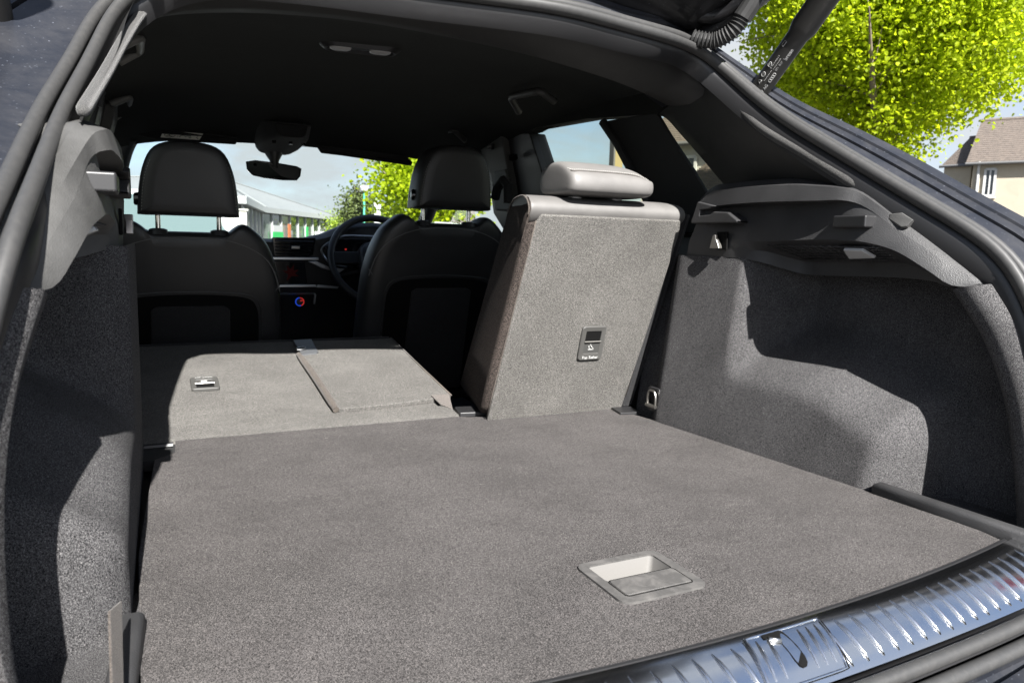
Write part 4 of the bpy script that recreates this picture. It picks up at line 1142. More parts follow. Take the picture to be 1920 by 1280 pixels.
MB().prism([D_(0.070, 0.288, -0.012), D_(0.125, 0.262, -0.012), D_(0.19, 0.245, -0.012), D_(0.215, 0.262, -0.012), D_(0.15, 0.268, -0.012), D_(0.10, 0.290, -0.012)], (0, 0.02, 0)).build('trim_blade', M['satin'], dash, bevel=0.002)
MB().box(D_(0.19, 0.205, -0.006), (0.012, 0.006, 0.006)).build('light_switch', M['lamp_lens'], dash)
MB().box((0.02, 2.62, -0.20), (0.20, 0.70, 0.26)).build('centre_console', M['plastic_smooth'], car, bevel=0.02)
MB().box((0.02, 2.50, -0.055), (0.14, 0.14, 0.02)).box((0.02, 2.62, -0.045), (0.12, 0.03, 0.02)).build('console_tray', M['satin'], car, bevel=0.004)
wc = Vector((0.325, 2.88, 0.300))
wt = Matrix.Rotation(R_(-24), 3, 'X')
wp = lambda a, r_, d=0.0: wc + wt @ Vector((r_ * math.cos(a), d, r_ * math.sin(a)))
sw = MB().tube([wp(2 * math.pi * k / 40, 0.180) for k in range(40)], 0.0145, 10, closed=True).build('steering_wheel', M['black_vinyl'], car, sharp=0)
hb = MB().loop([[wc + wt @ Vector((a * s_, d, b * s_)) for a, b in rrect(0.15, 0.14, 0.05, 6)] for s_, d in ((1.0, 0.03), (1.0, -0.01), (0.9, -0.03), (0.6, -0.04))]).build('hub', M['black_vinyl'], sw, bevel=0.006)
for a in (R_(178), R_(2)):
    p, q = wp(a, 0.06, 0.0), wp(a, 0.175, 0.0)
    MB().box(p.lerp(q, 0.5), (0.125, 0.022, 0.052), wt).build('spoke', M['plastic_smooth'], sw, bevel=0.006)
    MB().box(p.lerp(q, 0.5) + wt @ Vector((0.0, 0.013, 0.02)), (0.075, 0.006, 0.010), wt).build('spoke_button', M['satin'], sw, bevel=0.002)
for a in (R_(240), R_(300)):
    p, q = wp(a, 0.06), wp(a, 0.175)
    MB().tube([p, q], 0.011, 8).build('spoke', M['plastic_smooth'], sw)
    MB().tube([p.lerp(q, 0.2) + wt @ Vector((0, 0.008, 0)), p.lerp(q, 0.9) + wt @ Vector((0, 0.008, 0))], 0.005, 6).build('spoke_inlay', M['satin'], sw)
MB().tube([wc + wt @ Vector((-0.05, 0.05, -0.03)), wc + wt @ Vector((-0.16, 0.07, -0.05))], [0.012, 0.008], 8).build('column_stalk', M['plastic_smooth'], car)

# ================================================================== THE CAR: tailgate, strut, outer shell
tg = []
for y, z, hw in ((1.345, 0.835, 0.50), (1.30, 0.818, 0.545), (1.24, 0.800, 0.578), (1.18, 0.790, 0.592), (1.09, 0.848, 0.605), (0.95, 0.972, 0.615), (0.70, 1.21, 0.625), (0.40, 1.50, 0.63), (0.25, 1.65, 0.60)):
    tg.append([(XM + hw * a, y + 0.09 * abs(a) ** 6 * (1 if y > 1.1 else 0.3), z + 0.02 * (1 - a * a) + 0.03 * abs(a) ** 10) for a in [-1, -0.97, -0.9, -0.75, -0.5, -0.25, 0, 0.25, 0.5, 0.75, 0.9, 0.97, 1]])
tailgate = MB().grid(tg).build('tailgate', M['paint_gloss'], car, sharp=60, solid=0.06, off=1, bevel=0.010, label='open tailgate with gloss black underside')
# inner pressing, ribs and mounting plates near the hinge
for s_ in (-1, 1):
    X_ = lambda x: XM + s_ * (x - XM)
    pth = [(X_(x), y, z) for x, y, z in ((0.10, 1.275, 0.818), (0.30, 1.27, 0.815), (0.44, 1.25, 0.802), (0.50, 1.20, 0.792), (0.53, 1.10, 0.835))]
    MB().tube(spl(pth, 5), 0.018, 10).build('inner_rib', M['paint_gloss'], tailgate, sharp=0)
    MB().tube(spl([(a, b - 0.05, c + 0.028) for a, b, c in pth], 5), 0.014, 10).build('inner_rib', M['paint_gloss'], tailgate, sharp=0)
    hx = X_(0.365)
    MB().prism([(hx - 0.06, 1.255, 0.800), (hx + 0.06, 1.262, 0.798), (hx + 0.055, 1.215, 0.800), (hx - 0.055, 1.212, 0.804)], (0, 0, 0.012)).build('hinge_plate', M['plastic_smooth'], tailgate, bevel=0.003)
    for d in (-0.035, 0.035):
        MB().tube([(hx + d, 1.232, 0.806), (hx + d, 1.228, 0.792)], 0.009, 6).build('bolt', M['grey_metal'], tailgate, sharp=20)
        MB().tube([(hx + d, 1.233, 0.805), (hx + d, 1.232, 0.799)], 0.014, 12).build('bolt_washer', M['plastic_smooth'], tailgate, sharp=20)
    MB().box((hx - 0.004, 1.262, 0.795), (0.022, 0.03, 0.06)).build('hinge_arm', M['plastic_smooth'], tailgate, bevel=0.004)
# corrugated cable gaiter between roof and tailgate
gp = resample(spl([(0.46,1.178,0.778), (0.472,1.164,0.773), (0.49,1.145,0.771), (0.505,1.119,0.785), (0.515,1.107,0.808), (0.522,1.096,0.828), (0.525,1.09,0.842)], 8), 64)
gr = []
for i in range(64):
    t = i / 63
    gr.append((0.0165 if i % 3 == 0 else 0.0128) if t < 0.70 else 0.0175)
MB().tube(gp, gr, 14).build('cable_gaiter', mat('gaiter rubber', (0.020, 0.020, 0.020), 0.55), car, sharp=25)
# powered struts
def strut(p0, p1, mirror_):
    p0, p1 = Vector(p0), Vector(p1)
    d = (p1 - p0).normalized()
    if mirror_:
        p0.x, p1.x, d.x = 2 * XM - p0.x - 0.10, 2 * XM - p1.x - 0.10, -d.x
    q = p0 + d * 0.115
    sm_ = mat('strut black', (0.030, 0.029, 0.027), 0.42)
    b = MB().tube([p0 - d * 0.10, p0, q, q + d * 0.004, q + d * 0.016, q + d * 0.022, p1], [0.0195, 0.0195, 0.0195, 0.0200, 0.0235, 0.0245, 0.0245], 28)
    return b.build('tailgate_strut', sm_, car, sharp=40), p0, d
sa, sb = Vector((0.598,1.138,0.692)), Vector((0.602,0.994,0.832))
sb = sa + (sb - sa).normalized() * 0.62
stt, p0, d = strut(sa, sb, False)
strut(sa, sb, True)
# print on the strut, wrapped round the tube
camp = Vector((-0.49, 0.0, 0.385))
nv = (camp - (p0 + d * 0.06))
nv = (nv - d * nv.dot(d)).normalized()
sv = d.cross(nv)
def wrap(u, v, r_=0.0199):
    """u along the tube, v round it (positive towards the upper left in the picture)"""
    a = v / r_
    return p0 + d * u + (nv * math.cos(a) + sv * math.sin(a)) * r_
sgn = 1 if sv.dot(Vector((-1, 0, 1))) > 0 else -1
def strut_text(body, size, u, v, bold=0.0):
    V_, F_ = text_mesh(body, size, bold)
    mb = MB().add([wrap(u + a, sgn * (v + b)) for a, b, _ in V_], F_)
    mb.build('lettering', M['white_print'], stt, sharp=0, fix=False)
def strut_ring(u, v, r_, flat=1.0, arcs=(0, 360), t=0.00035):
    pts = [wrap(u + r_ * flat * math.cos(R_(k * 18)), sgn * (v + r_ * math.sin(R_(k * 18)))) for k in range(20)]
    MB().tube(pts, t, 4, closed=True).build('emblem', M['white_print'], stt, sharp=0)
strut_text('VW AG', 0.0080, -0.004, -0.0085, 0.0001)
for k in range(4):
    strut_ring(0.0315 + 0.0044 * k, -0.0060, 0.0030, 1.0, t=0.0004)
strut_text('071  BCP', 0.0052, 0.0525, -0.0055)
strut_text('brose', 0.0100, 0.0765, -0.0095, 0.0002)
# three lines of print too small to read: short strokes
rs = random.Random(4)
for v0, u0, u1 in ((0.0030, 0.026, 0.050), (0.0015, 0.053, 0.076), (0.0070, 0.051, 0.078)):
    ln_ = MB()
    u_ = u0
    while u_ < u1:
        h_ = rs.uniform(0.0006, 0.0013)
        ln_.tube([wrap(u_, sgn * (v0 - h_)), wrap(u_ + rs.uniform(-0.0004, 0.0008), sgn * (v0 + h_))], 0.00022, 3)
        u_ += rs.choice((0.0012, 0.0016, 0.0016, 0.0028))
    ln_.build('small_print', M['white_print'], stt, sharp=0)
strut_ring(0.034, 0.0125, 0.0044)
strut_ring(0.055, 0.0135, 0.0044)
MB().tube([wrap(0.031, sgn * 0.0125), wrap(0.034, sgn * 0.0095), wrap(0.0365, sgn * 0.0150)], 0.00035, 4).build('emblem', M['white_print'], stt, sharp=0)
MB().tube([wrap(0.0525, sgn * 0.0115), wrap(0.0575, sgn * 0.0155)], 0.00035, 4).build('emblem', M['white_print'], stt, sharp=0)
MB().tube([wrap(0.016, sgn * 0.0075), wrap(0.024, sgn * 0.0075), wrap(0.020, sgn * 0.0140)], 0.0004, 4, closed=True).build('emblem', M['white_print'], stt, sharp=0)
MB().tube([wrap(0.094, sgn * 0.0110), wrap(0.104, sgn * 0.0110), wrap(0.104, sgn * 0.0165), wrap(0.094, sgn * 0.0165)], 0.0004, 4, closed=True).build('emblem', M['white_print'], stt, sharp=0)
# strut foot and moulded shield on the body frame
for s_ in (1,):
    X_ = lambda x: XM + s_ * (x - XM)
    MB().box((X_(0.60), 1.175, 0.645), (0.05, 0.07, 0.05), Matrix.Rotation(R_(38), 3, 'X')).build('strut_mount', M['plastic_smooth'], car, bevel=0.01)
# outer shell: roof, sides, rear bumper, lamps, wheels
rf = []
for y, z in ((1.335, 0.838), (1.5, 0.852), (1.8, 0.860), (2.1, 0.852), (2.4, 0.828), (2.6, 0.795), (2.74, 0.752)):
    rf.append([(XM + a, y, z - b) for a, b in ((-0.66, 0.09), (-0.63, 0.045), (-0.56, 0.020), (-0.3, 0.005), (0, 0), (0.3, 0.005), (0.56, 0.020), (0.63, 0.045), (0.66, 0.09))])
MB().grid(rf).build('roof_panel', M['paint'], car, sharp=60)
side = []
for y, dw in ((0.62, -0.10), (0.78, -0.03), (1.0, 0.0), (1.4, 0.01), (2.0, 0.0), (2.8, 0.0), (3.4, -0.01), (3.9, -0.05), (4.3, -0.14)):
    side.append([(XM + 0.775 + dw * 0.8, y, 0.33 if y < 3.4 else 0.20), (XM + 0.87 + dw, y, 0.24 if y < 3.4 else 0.14), (XM + 0.91 + dw, y, 0.05), (XM + 0.90 + dw, y, -0.25), (XM + 0.84 + dw, y, -0.50)])
both(MB().grid(side), 'body_side', M['paint'], car, sharp=60)
bm_ = []
for k in range(21):
    a = -0.90 + 0.09 * k
    d = a * a
    bm_.append([(XM + a * 0.72, 0.398 + 0.11 * d, -0.055), (XM + a * 0.80, 0.345 + 0.14 * d, -0.062), (XM + a * 0.90, 0.305 + 0.20 * d, -0.085), (XM + a * 0.98, 0.275 + 0.28 * d, -0.17), (XM + a, 0.26 + 0.34 * d, -0.30), (XM + a * 0.98, 0.30 + 0.34 * d, -0.45)])
MB().grid(bm_).build('rear_bumper', M['paint'], car, sharp=50)
tl = MB().loop([[(0.70 + 0.16 * t, 0.47 + 0.18 * t + e, z) for z, e in ((0.05, 0), (0.16, 0), (0.17, 0.05), (0.05, 0.05))] for t in (0, 0.3, 0.6, 1.0)])
both(tl, 'tail_lamp', mat('red lens', (0.25, 0.012, 0.012), 0.12, coat=0.5), car, bevel=0.006)
MB().grid([[(XM + a, y, z) for a in (-0.82, -0.4, 0, 0.4, 0.82)] for y, z in ((3.48, 0.31), (3.6, 0.27), (3.9, 0.22), (4.2, 0.14), (4.38, 0.02), (4.42, -0.20), (4.38, -0.48))]).build('bonnet', M['paint'], car, sharp=50)
MB().grid([[(XM + a, y, -0.46) for a in (-0.86, 0.86)] for y in (0.35, 4.35)]).build('underbody', M['floorpan'], car, sharp=0)
MB().box((XM, 1.02, -0.10), (1.30, 1.0, 0.12)).build('load_floor_pan', M['floorpan'], car)
MB().grid([[(XM + a, y, z) for a in (-0.6, 0.6)] for y, z in ((1.62, -0.10), (2.0, -0.34), (3.1, -0.36))]).build('cabin_floor', M['floorpan'], car, sharp=0)
for wy in (1.12, 3.72):
    for s_ in (-1, 1):
        cx = XM + s_ * 0.80
        w0 = MB()
        prof = [(0.0, 0.20), (0.0, 0.30), (0.02, 0.335), (0.10, 0.345), (0.19, 0.335), (0.21, 0.30), (0.21, 0.20)]
        w0.grid([[(cx + s_ * (a - 0.105), wy + r_ * math.cos(2 * math.pi * k / 28), -0.39 + r_ * math.sin(2 * math.pi * k / 28)) for a, r_ in prof] for k in range(28)], cv=True)
        wh = w0.build('wheel', M['rubber'], car, sharp=50)
        hbp = MB().tube([(cx + s_ * 0.02, wy, -0.39), (cx + s_ * 0.085, wy, -0.39)], [0.22, 0.05], 24)
        for k in range(5):
            an = 2 * math.pi * k / 5
            hbp.tube([(cx + s_ * 0.088, wy, -0.39), (cx + s_ * 0.095, wy + 0.215 * math.cos(an), -0.39 + 0.215 * math.sin(an))], 0.026, 6)
        hbp.build('rim', M['satin'], wh, sharp=40)

# ================================================================== OUTSIDE
MB.build = _build
ax = Vector
def W(p, z=None):
    v = Vector(p)
    v.z = v.z + ZF if z is None else z
    return v
# --- tarmac
gm = mat('tarmac', (0.050, 0.050, 0.052), 0.9)
ga = noise_of(gm, 140, 6, 0.7)
gb = noise_of(gm, 0.6, 4, 0.6)
g1 = ramp(gm, ga.outputs['Fac'], [(0.35, (0.032, 0.032, 0.034)), (0.7, (0.085, 0.083, 0.080))])
g2 = ramp(gm, gb.outputs['Fac'], [(0.3, (0.8, 0.8, 0.8)), (0.7, (1.15, 1.15, 1.15))])
gm.node_tree.links.new(mulc(gm, g1.outputs['Color'], g2.outputs['Color']), gm.node_tree.nodes['Principled BSDF'].inputs['Base Color'])
bump(gm, ga.outputs['Fac'], 0.5, 0.004)
gd = MB().grid([[(x, y, 0) for x in (-250, -60, 0, 60, 250)] for y in (-250, -60, 0, 60, 300)]).build('ground', gm, z=0, sharp=0)
tag(gd, 'grey tarmac of the car park', kind='structure')
bay = mat('bay line paint', (0.6, 0.6, 0.58), 0.8)

# --- trees
def leaf_mat(name, c0, c1, tr=0.45):
    m = bpy.data.materials.new(name)
    m.use_nodes = True
    n = m.node_tree.nodes
    n.clear()
    l = m.node_tree.links.new
    o = n.new('ShaderNodeOutputMaterial')
    g = n.new('ShaderNodeNewGeometry')
    r = n.new('ShaderNodeValToRGB')
    r.color_ramp.elements[0].color = (*c0, 1)
    r.color_ramp.elements[1].color = (*c1, 1)
    l(g.outputs['Random Per Island'], r.inputs['Fac'])
    d = n.new('ShaderNodeBsdfPrincipled')
    d.inputs['Roughness'].default_value = 0.5
    d.inputs['Specular IOR Level'].default_value = 0.3
    t = n.new('ShaderNodeBsdfTranslucent')
    x = n.new('ShaderNodeMixShader')
    x.inputs[0].default_value = tr
    l(r.outputs['Color'], d.inputs['Base Color'])
    l(r.outputs['Color'], t.inputs['Color'])
    l(d.outputs[0], x.inputs[1])
    l(t.outputs[0], x.inputs[2])
    l(x.outputs[0], o.inputs['Surface'])
    return m
M['lime'] = leaf_mat('lime leaf', (0.28, 0.38, 0.008), (0.54, 0.63, 0.018), 0.7)
M['olive'] = leaf_mat('olive leaf', (0.055, 0.075, 0.022), (0.14, 0.17, 0.05), 0.25)
M['bush'] = leaf_mat('bush leaf', (0.16, 0.24, 0.02), (0.36, 0.46, 0.05), 0.4)
M['bark'] = worn('grey bark', (0.15, 0.12, 0.09), 0.9, amount=0.5, scale=14, dust=(0.32, 0.28, 0.23))

def tree(base, height, centre_h, rx, rz, n_cl, per, leaf, lm, label, group=None, limbs=26, seed=1, flat=0.0, name='lime_tree', shape=1.0):
    rnd = random.Random(seed)
    b = Vector(base)
    t = empty(name, b)
    tag(t, label, 'tree', group)
    tk = MB()
    th = centre_h - rz * 0.55
    r0 = 0.030 * height ** 1.05 * 0.9
    tk.tube([(0, 0, -0.1), (0.02, 0, 0.3), (0.04, 0.02, th * 0.6), (0.02, 0.03, th), (0.0, 0.02, centre_h), (0.05, 0.0, centre_h + rz * 0.75)], [r0 * 1.4, r0 * 1.05, r0 * 0.9, r0 * 0.75, r0 * 0.45, 0.012], 10)
    ends = []
    for i in range(limbs):
        a = 2 * math.pi * i / limbs * 2.4 + rnd.uniform(-0.4, 0.4)
        z0 = th * 0.85 + (centre_h - th * 0.85 + rz * 0.3) * rnd.random()
        rr = rx * rnd.uniform(0.45, 0.92)
        ze = min(z0 + rz * rnd.uniform(0.35, 1.1), centre_h + rz * 0.88)
        k = math.sqrt(max(0.05, 1 - ((ze - centre_h) / rz) ** 2))
        e = Vector((rr * k * math.cos(a), rr * k * math.sin(a), ze))
        s_ = Vector((0.02, 0.02, z0))
        m1 = s_.lerp(e, 0.4) + Vector((0, 0, -0.08 * rz)) + Vector((e.x, e.y, 0)) * 0.12
        pth = resample(spl([s_, m1, e], 6), 9)
        tk.tube(pth, [r0 * 0.30 * (1 - j / 8.0) + 0.008 for j in range(9)], 6)
        ends.append(pth)
        for q in range(5):
            p0_ = pth[rnd.randint(3, 7)]
            dv = Vector((rnd.gauss(0, 1), rnd.gauss(0, 1), rnd.gauss(0.6, 0.6))).normalized() * rx * rnd.uniform(0.15, 0.38)
            tk.tube([p0_, p0_ + dv * 0.5 + Vector((0, 0, 0.03)), p0_ + dv], [0.012, 0.008, 0.004], 4)
    tk.build('trunk', M['bark'], t, z=0, sharp=60)
    cr_ = MB()
    vs_, fs_ = [], []
    for i in range(n_cl):
        # clusters fill the crown, denser towards its skin
        while True:
            d = Vector((rnd.gauss(0, 1), rnd.gauss(0, 1), rnd.gauss(0, 1))).normalized()
            r_ = rnd.random() ** 0.45
            c = Vector((d.x * rx * r_, d.y * rx * r_, centre_h + d.z * rz * r_))
            kk = (c.z - centre_h) / rz
            if shape < 1 and math.hypot(c.x, c.y) > rx * (1 - (kk + 1) / 2) ** shape * 1.05:
                continue
            lump = math.sin(c.x * 3.1 / rx * 2 + seed) * math.sin(c.y * 2.7 / rx * 2 + 2 * seed) * math.sin(c.z * 2.9 / rz * 2)
            if r_ > 0.80 + 0.16 * lump:
                continue
            break
        cl = rnd.uniform(0.7, 1.5) * leaf * 2.3
        for j in range(per):
            p = c + Vector((rnd.gauss(0, cl), rnd.gauss(0, cl), rnd.gauss(0, cl * 0.75)))
            u = Vector((rnd.gauss(0, 1), rnd.gauss(0, 1), rnd.gauss(-0.35, 0.7))).normalized()
            w = u.cross(Vector((rnd.gauss(0, 1), rnd.gauss(0, 1), rnd.gauss(0, 1)))).normalized()
            nn = u.cross(w)
            s_ = leaf * rnd.uniform(0.6, 1.15)
            k0 = len(vs_)
            vs_ += [p - u * s_ * 0.45, p - u * s_ * 0.22 + w * s_ * 0.40 + nn * s_ * 0.12, p + u * s_ * 0.22 + w * s_ * 0.36 + nn * s_ * 0.12, p + u * s_ * 0.55, p + u * s_ * 0.22 - w * s_ * 0.36 + nn * s_ * 0.12, p - u * s_ * 0.22 - w * s_ * 0.40 + nn * s_ * 0.12]
            fs_ += [(k0, k0 + 1, k0 + 2, k0 + 3), (k0, k0 + 3, k0 + 4, k0 + 5)]
    cr_.add(vs_, fs_)
    cr_.build('crown', lm, t, z=0, sharp=None, fix=False)
    return t
tp = W((9.358,7.72,1.731), 0)
tree(tp, 8.0, 5.05, 2.68, 3.15, 4200, 40, 0.066, M['lime'], 'big lime green tree beside the open tailgate strut', 'lime trees', limbs=44, seed=3)
tp2 = W((6.695,20.28,1.718), 0)
tree(tp2, 4.6, 2.75, 1.85, 1.55, 420, 26, 0.13, M['lime'], 'lime green tree seen through the windscreen beside the driver headrest', 'lime trees', limbs=22, seed=8)
tp3 = W((10.38,42.19,2.349), 0)
tree(tp3, 4.6, 2.6, 0.95, 1.9, 260, 18, 0.16, M['olive'], 'dull olive conifer behind the green lamp post', None, limbs=14, seed=5, name='conifer', shape=0.7)
for i, (px_, lb_) in enumerate((((13.99,67.43,2.455), 'rounded yellow green bush beyond the roof corner of the showroom'), ((13.57,58.55,1.912), 'low straggly bush left of the olive conifer'))):
    tree(W(px_, 0), 2.6, 1.7 + 0.25 * (1 - i), 1.6, 1.25, 220, 18, 0.17, M['bush'], lb_, 'bushes', limbs=10, seed=20 + i, name='bush')
tree(W((13.86,47.17,2.001), 0), 3.2, 1.9, 2.4, 1.4, 300, 18, 0.18, M['bush'], 'broad pale bush behind the windscreen lime tree', 'bushes', limbs=10, seed=31, name='bush')

# --- houses
def brickface(name, col, sc_=18):
    m = worn(name, col, 0.9, amount=0.35, scale=1.6, dust=tuple(c * 0.62 for c in col))
    return m
M['render'] = brickface('cream render', (0.37, 0.325, 0.25))
M['render_w'] = brickface('pale render', (0.40, 0.385, 0.345))
def slate_mat():
    m = mat('slate', (0.13, 0.115, 0.105), 0.8)
    a = noise_of(m, 6, 6, 0.7, stretch=(1, 1, 3))
    r = ramp(m, a.outputs['Fac'], [(0.3, (0.060, 0.050, 0.043)), (0.7, (0.150, 0.122, 0.100))])
    m.node_tree.links.new(r.outputs['Color'], m.node_tree.nodes['Principled BSDF'].inputs['Base Color'])
    return m
M['slate'] = slate_mat()
M['frame_white'] = mat('white frame', (0.45, 0.45, 0.44), 0.5)
M['dark_glass'] = mat('window glass', (0.02, 0.025, 0.03), 0.05, coat=0.5)
M['gutter'] = mat('grey gutter', (0.10, 0.10, 0.10), 0.6)

def house(p, q, depth, eave, ridge, label, wins=(), wm='render', pipe=None, chim=None, name='house', over=0.3):
    """p, q: the two ends of the front wall on the ground; the rest lies behind it"""
    p, q = Vector((p[0], p[1], 0)), Vector((q[0], q[1], 0))
    u = (q - p).normalized()
    n = Vector((-u.y, u.x, 0))
    ln = (q - p).length
    h = empty(name, p.lerp(q, 0.5))
    tag(h, label, 'house')
    inv = Matrix.Translation(-p.lerp(q, 0.5))
    def part(mb, nm, m, par=None, **k):
        o = mb.build(nm, m, par or h, z=0, **k)
        if par is None:
            o.matrix_parent_inverse = inv
        return o
    at = lambda s_, d, z: p + u * s_ + n * d + Vector((0, 0, z))
    wl_ = MB()
    wl_.prism([at(0, 0, -0.2), at(ln, 0, -0.2), at(ln, depth, -0.2), at(0, depth, -0.2)], (0, 0, eave + 0.2))
    wl_.prism([at(0.001, 0, eave), at(0.001, depth, eave), at(0.001, depth / 2, ridge - 0.05)], u * (ln - 0.002))
    part(wl_, 'wall', M[wm])
    # roof: two slopes laid in courses of slates
    for s_ in (0, 1):
        d0, d1 = (-over, depth / 2) if s_ == 0 else (depth + over, depth / 2)
        sl = (ridge - eave) / (depth / 2)
        z0 = eave - over * sl
        nc = 22
        rf_ = MB()
        for k in range(nc):
            a, b = k / nc, (k + 1.25) / nc
            lo = at(-over, d0 + (d1 - d0) * a, z0 + (ridge - z0) * a + 0.09)
            hi = at(-over, d0 + (d1 - d0) * min(b, 1), z0 + (ridge - z0) * min(b, 1) + 0.05)
            rf_.prism([lo, lo + u * (ln + 2 * over), hi + u * (ln + 2 * over), hi], (0, 0, -0.05))
        r = part(rf_, 'roof', M['slate'], sharp=None)
        if s_ == 0:
            r0 = r
    part(MB().tube([at(-over, depth / 2, ridge + 0.06), at(ln + over, depth / 2, ridge + 0.06)], 0.10, 8), 'ridge', M['slate'], r0)
    part(MB().tube([at(-over, -over - 0.06, eave - over * 0.8 + 0.12), at(ln + over, -over - 0.06, eave - over * 0.8 + 0.12)], 0.07, 8), 'gutter', M['gutter'], sharp=60)
    for s0, z0, w, hh in wins:
        fr = MB()
        c = at(s0, -0.03, z0)
        for a, b, cw, ch in ((0, hh / 2, w, 0.10), (0, -hh / 2, w, 0.10), (-w / 2, 0, 0.10, hh), (w / 2, 0, 0.10, hh), (0, 0, 0.06, hh)):
            o_ = c + u * a + Vector((0, 0, b))
            fr.prism([o_ - u * cw / 2 - Vector((0, 0, ch / 2)), o_ + u * cw / 2 - Vector((0, 0, ch / 2)), o_ + u * cw / 2 + Vector((0, 0, ch / 2)), o_ - u * cw / 2 + Vector((0, 0, ch / 2))], -n * 0.06)
        w_ = part(fr, 'window', M['frame_white'])
        part(MB().add([c + u * a * w / 2 - n * 0.012 + Vector((0, 0, b * hh / 2)) for a, b in ((-1, -1), (1, -1), (1, 1), (-1, 1))], [(0, 1, 2, 3)]), 'pane', M['dark_glass'], w_, sharp=0)
        part(MB().prism([c + u * a * (w / 2 + 0.1) - n * 0.0 + Vector((0, 0, -hh / 2 - 0.06)) for a in (-1, 1)] + [c + u * a * (w / 2 + 0.1) - n * 0.14 + Vector((0, 0, -hh / 2 - 0.06)) for a in (1, -1)], (0, 0, -0.08)), 'sill', M['render_w'], w_)
    if pipe:
        part(MB().tube([at(pipe, -0.08, 0), at(pipe, -0.08, eave)], 0.06, 8), 'downpipe', M['frame_white'])
    if chim:
        part(MB().prism([at(chim, depth / 2 - 0.4, ridge - 0.3), at(chim + 0.9, depth / 2 - 0.4, ridge - 0.3), at(chim + 0.9, depth / 2 + 0.4, ridge - 0.3), at(chim, depth / 2 + 0.4, ridge - 0.3)], (0, 0, 1.3)), 'chimney', M[wm])
    return h
h1p, h1q = (35.8,23.28,4.909), (39.47,15.79,4.534)
house(h1p, h1q, 8.0, 5.55, 8.0, 'cream rendered house with slate roof behind the big lime tree', wins=((0.75, 4.55, 0.42, 1.25), (3.8, 4.4, 1.1, 1.3), (3.8, 1.7, 1.1, 1.4)), pipe=0.25)
house((36.39,25.16,5.109), (36.63,23.9,5.02), 6.0, 5.5, 7.2, 'narrow cream wing beside the slate roofed house', wins=(), over=0.15)
house((15.87,22.77,3.462), (17.7,18.45,3.226), 6.0, 4.75, 6.6, 'pale house seen through the small rear quarter window', wins=((1.7, 3.6, 0.9, 1.2), (3.3, 3.4, 0.9, 1.2)), wm='render_w')
house((10.13,12.99,1.893), (10.77,11.54,1.837), 4.0, 2.35, 3.3, 'low slate roofed outbuilding in front of the pale house', wins=(), wm='render_w', name='outbuilding')
house((19.95,57.61,1.622), (23.05,56.09,1.712), 5.0, 1.9, 3.4, 'small brown gabled house behind the driver headrest posts', wins=((1.2, 1.3, 0.6, 0.7),), wm='render')

# --- showroom seen through the windscreen
sr = empty('showroom', W((5.793,47.59,0.7284), 0))
tag(sr, 'low glazed showroom with wide pale grey pyramid roof beyond the windscreen', 'building')
sinv = Matrix.Translation(-sr.location)
def spart(mb, nm, m, par=None, **k):
    o = mb.build(nm, m, par or sr, z=0, **k)
    if par is None:
        o.matrix_parent_inverse = sinv
    return o
ea = 2.50
sA, sB, sC = W((5.828,47.71,1.693), 0), W((13,61.05,1.72), 0), W((3.402,35.97,1.693), 0)
back = Vector((-15, 3, 0))
base = [sB, sA, sC, sC + back, sB + back]
apx = W((3.575,51.42,3.991))
cen = sum(base, Vector()) / 5
hz_ = Vector((0, 0, 1))
M['sheet'] = worn('pale grey roof sheet', (0.20, 0.205, 0.205), 0.6, amount=0.25, scale=0.8, dust=(0.25, 0.25, 0.25))
rfb = MB()
oh = [cen + (p - cen) * 1.07 + hz_ * (ea + 0.28) for p in base]
rfb.add(oh + [apx], [(i, (i + 1) % 5, 5) for i in range(5)])
sroof = spart(rfb, 'roof', M['sheet'], sharp=20)
spart(MB().loop([[p - hz_ * 0.30 for p in oh], [p + hz_ * 0.02 for p in oh]]), 'fascia', M['frame_white'], sroof, sharp=20)
for i in range(5):
    spart(MB().tube([oh[i] + hz_ * 0.03, apx + hz_ * 0.03], 0.05, 6), 'hip_cap', M['sheet'], sroof)
spart(MB().loop([[cen + (p - cen) * 0.985 for p in base], [cen + (p - cen) * 0.985 + hz_ * (ea - 0.05) for p in base]]), 'inner_wall', mat('dim interior', (0.16, 0.17, 0.16), 0.7), sharp=20)
def bay_row(a, b, n, cols):
    for k in range(n):
        p, q = a.lerp(b, k / n), a.lerp(b, (k + 1) / n)
        m = cols[k % len(cols)]
        g = spart(MB().add([p + hz_ * 0.35, q + hz_ * 0.35, q + hz_ * (ea - 0.08), p + hz_ * (ea - 0.08)], [(0, 1, 2, 3)]), 'glazing', m, sharp=0)
        u = (q - p).normalized() * 0.045
        spart(MB().prism([p - u, p + u, p + u + Vector((u.y, -u.x, 0)) * 2, p - u + Vector((u.y, -u.x, 0)) * 2], (0, 0, ea)), 'post', M['frame_white'])
    spart(MB().prism([a, b, b + Vector((0.1, -0.02, 0)), a + Vector((0.1, -0.02, 0))], (0, 0, 0.35)), 'plinth', M['render_w'])
gA = mat('showroom glass', (0.05, 0.07, 0.065), 0.08, coat=0.6)
gB = mat('showroom glass with posters', (0.12, 0.15, 0.12), 0.15, coat=0.4)
gC = mat('showroom glass pale', (0.2, 0.21, 0.19), 0.2, coat=0.4)
bay_row(sA, sB, 9, [gB, gA, gC, gA, gB])
bay_row(sC, sA, 5, [gC, gB, gA, gC])
dirv = (sB - sA).normalized()
out_v = Vector((dirv.y, -dirv.x, 0))
if out_v.x < 0:
    out_v = -out_v
def poster(s_, z0, w, h, m, nm):
    p = sA + dirv * s_ + out_v * 0.12
    spart(MB().prism([p + hz_ * z0, p + dirv * w + hz_ * z0, p + dirv * w + hz_ * (z0 + h), p + hz_ * (z0 + h)], out_v * 0.03), nm, m)
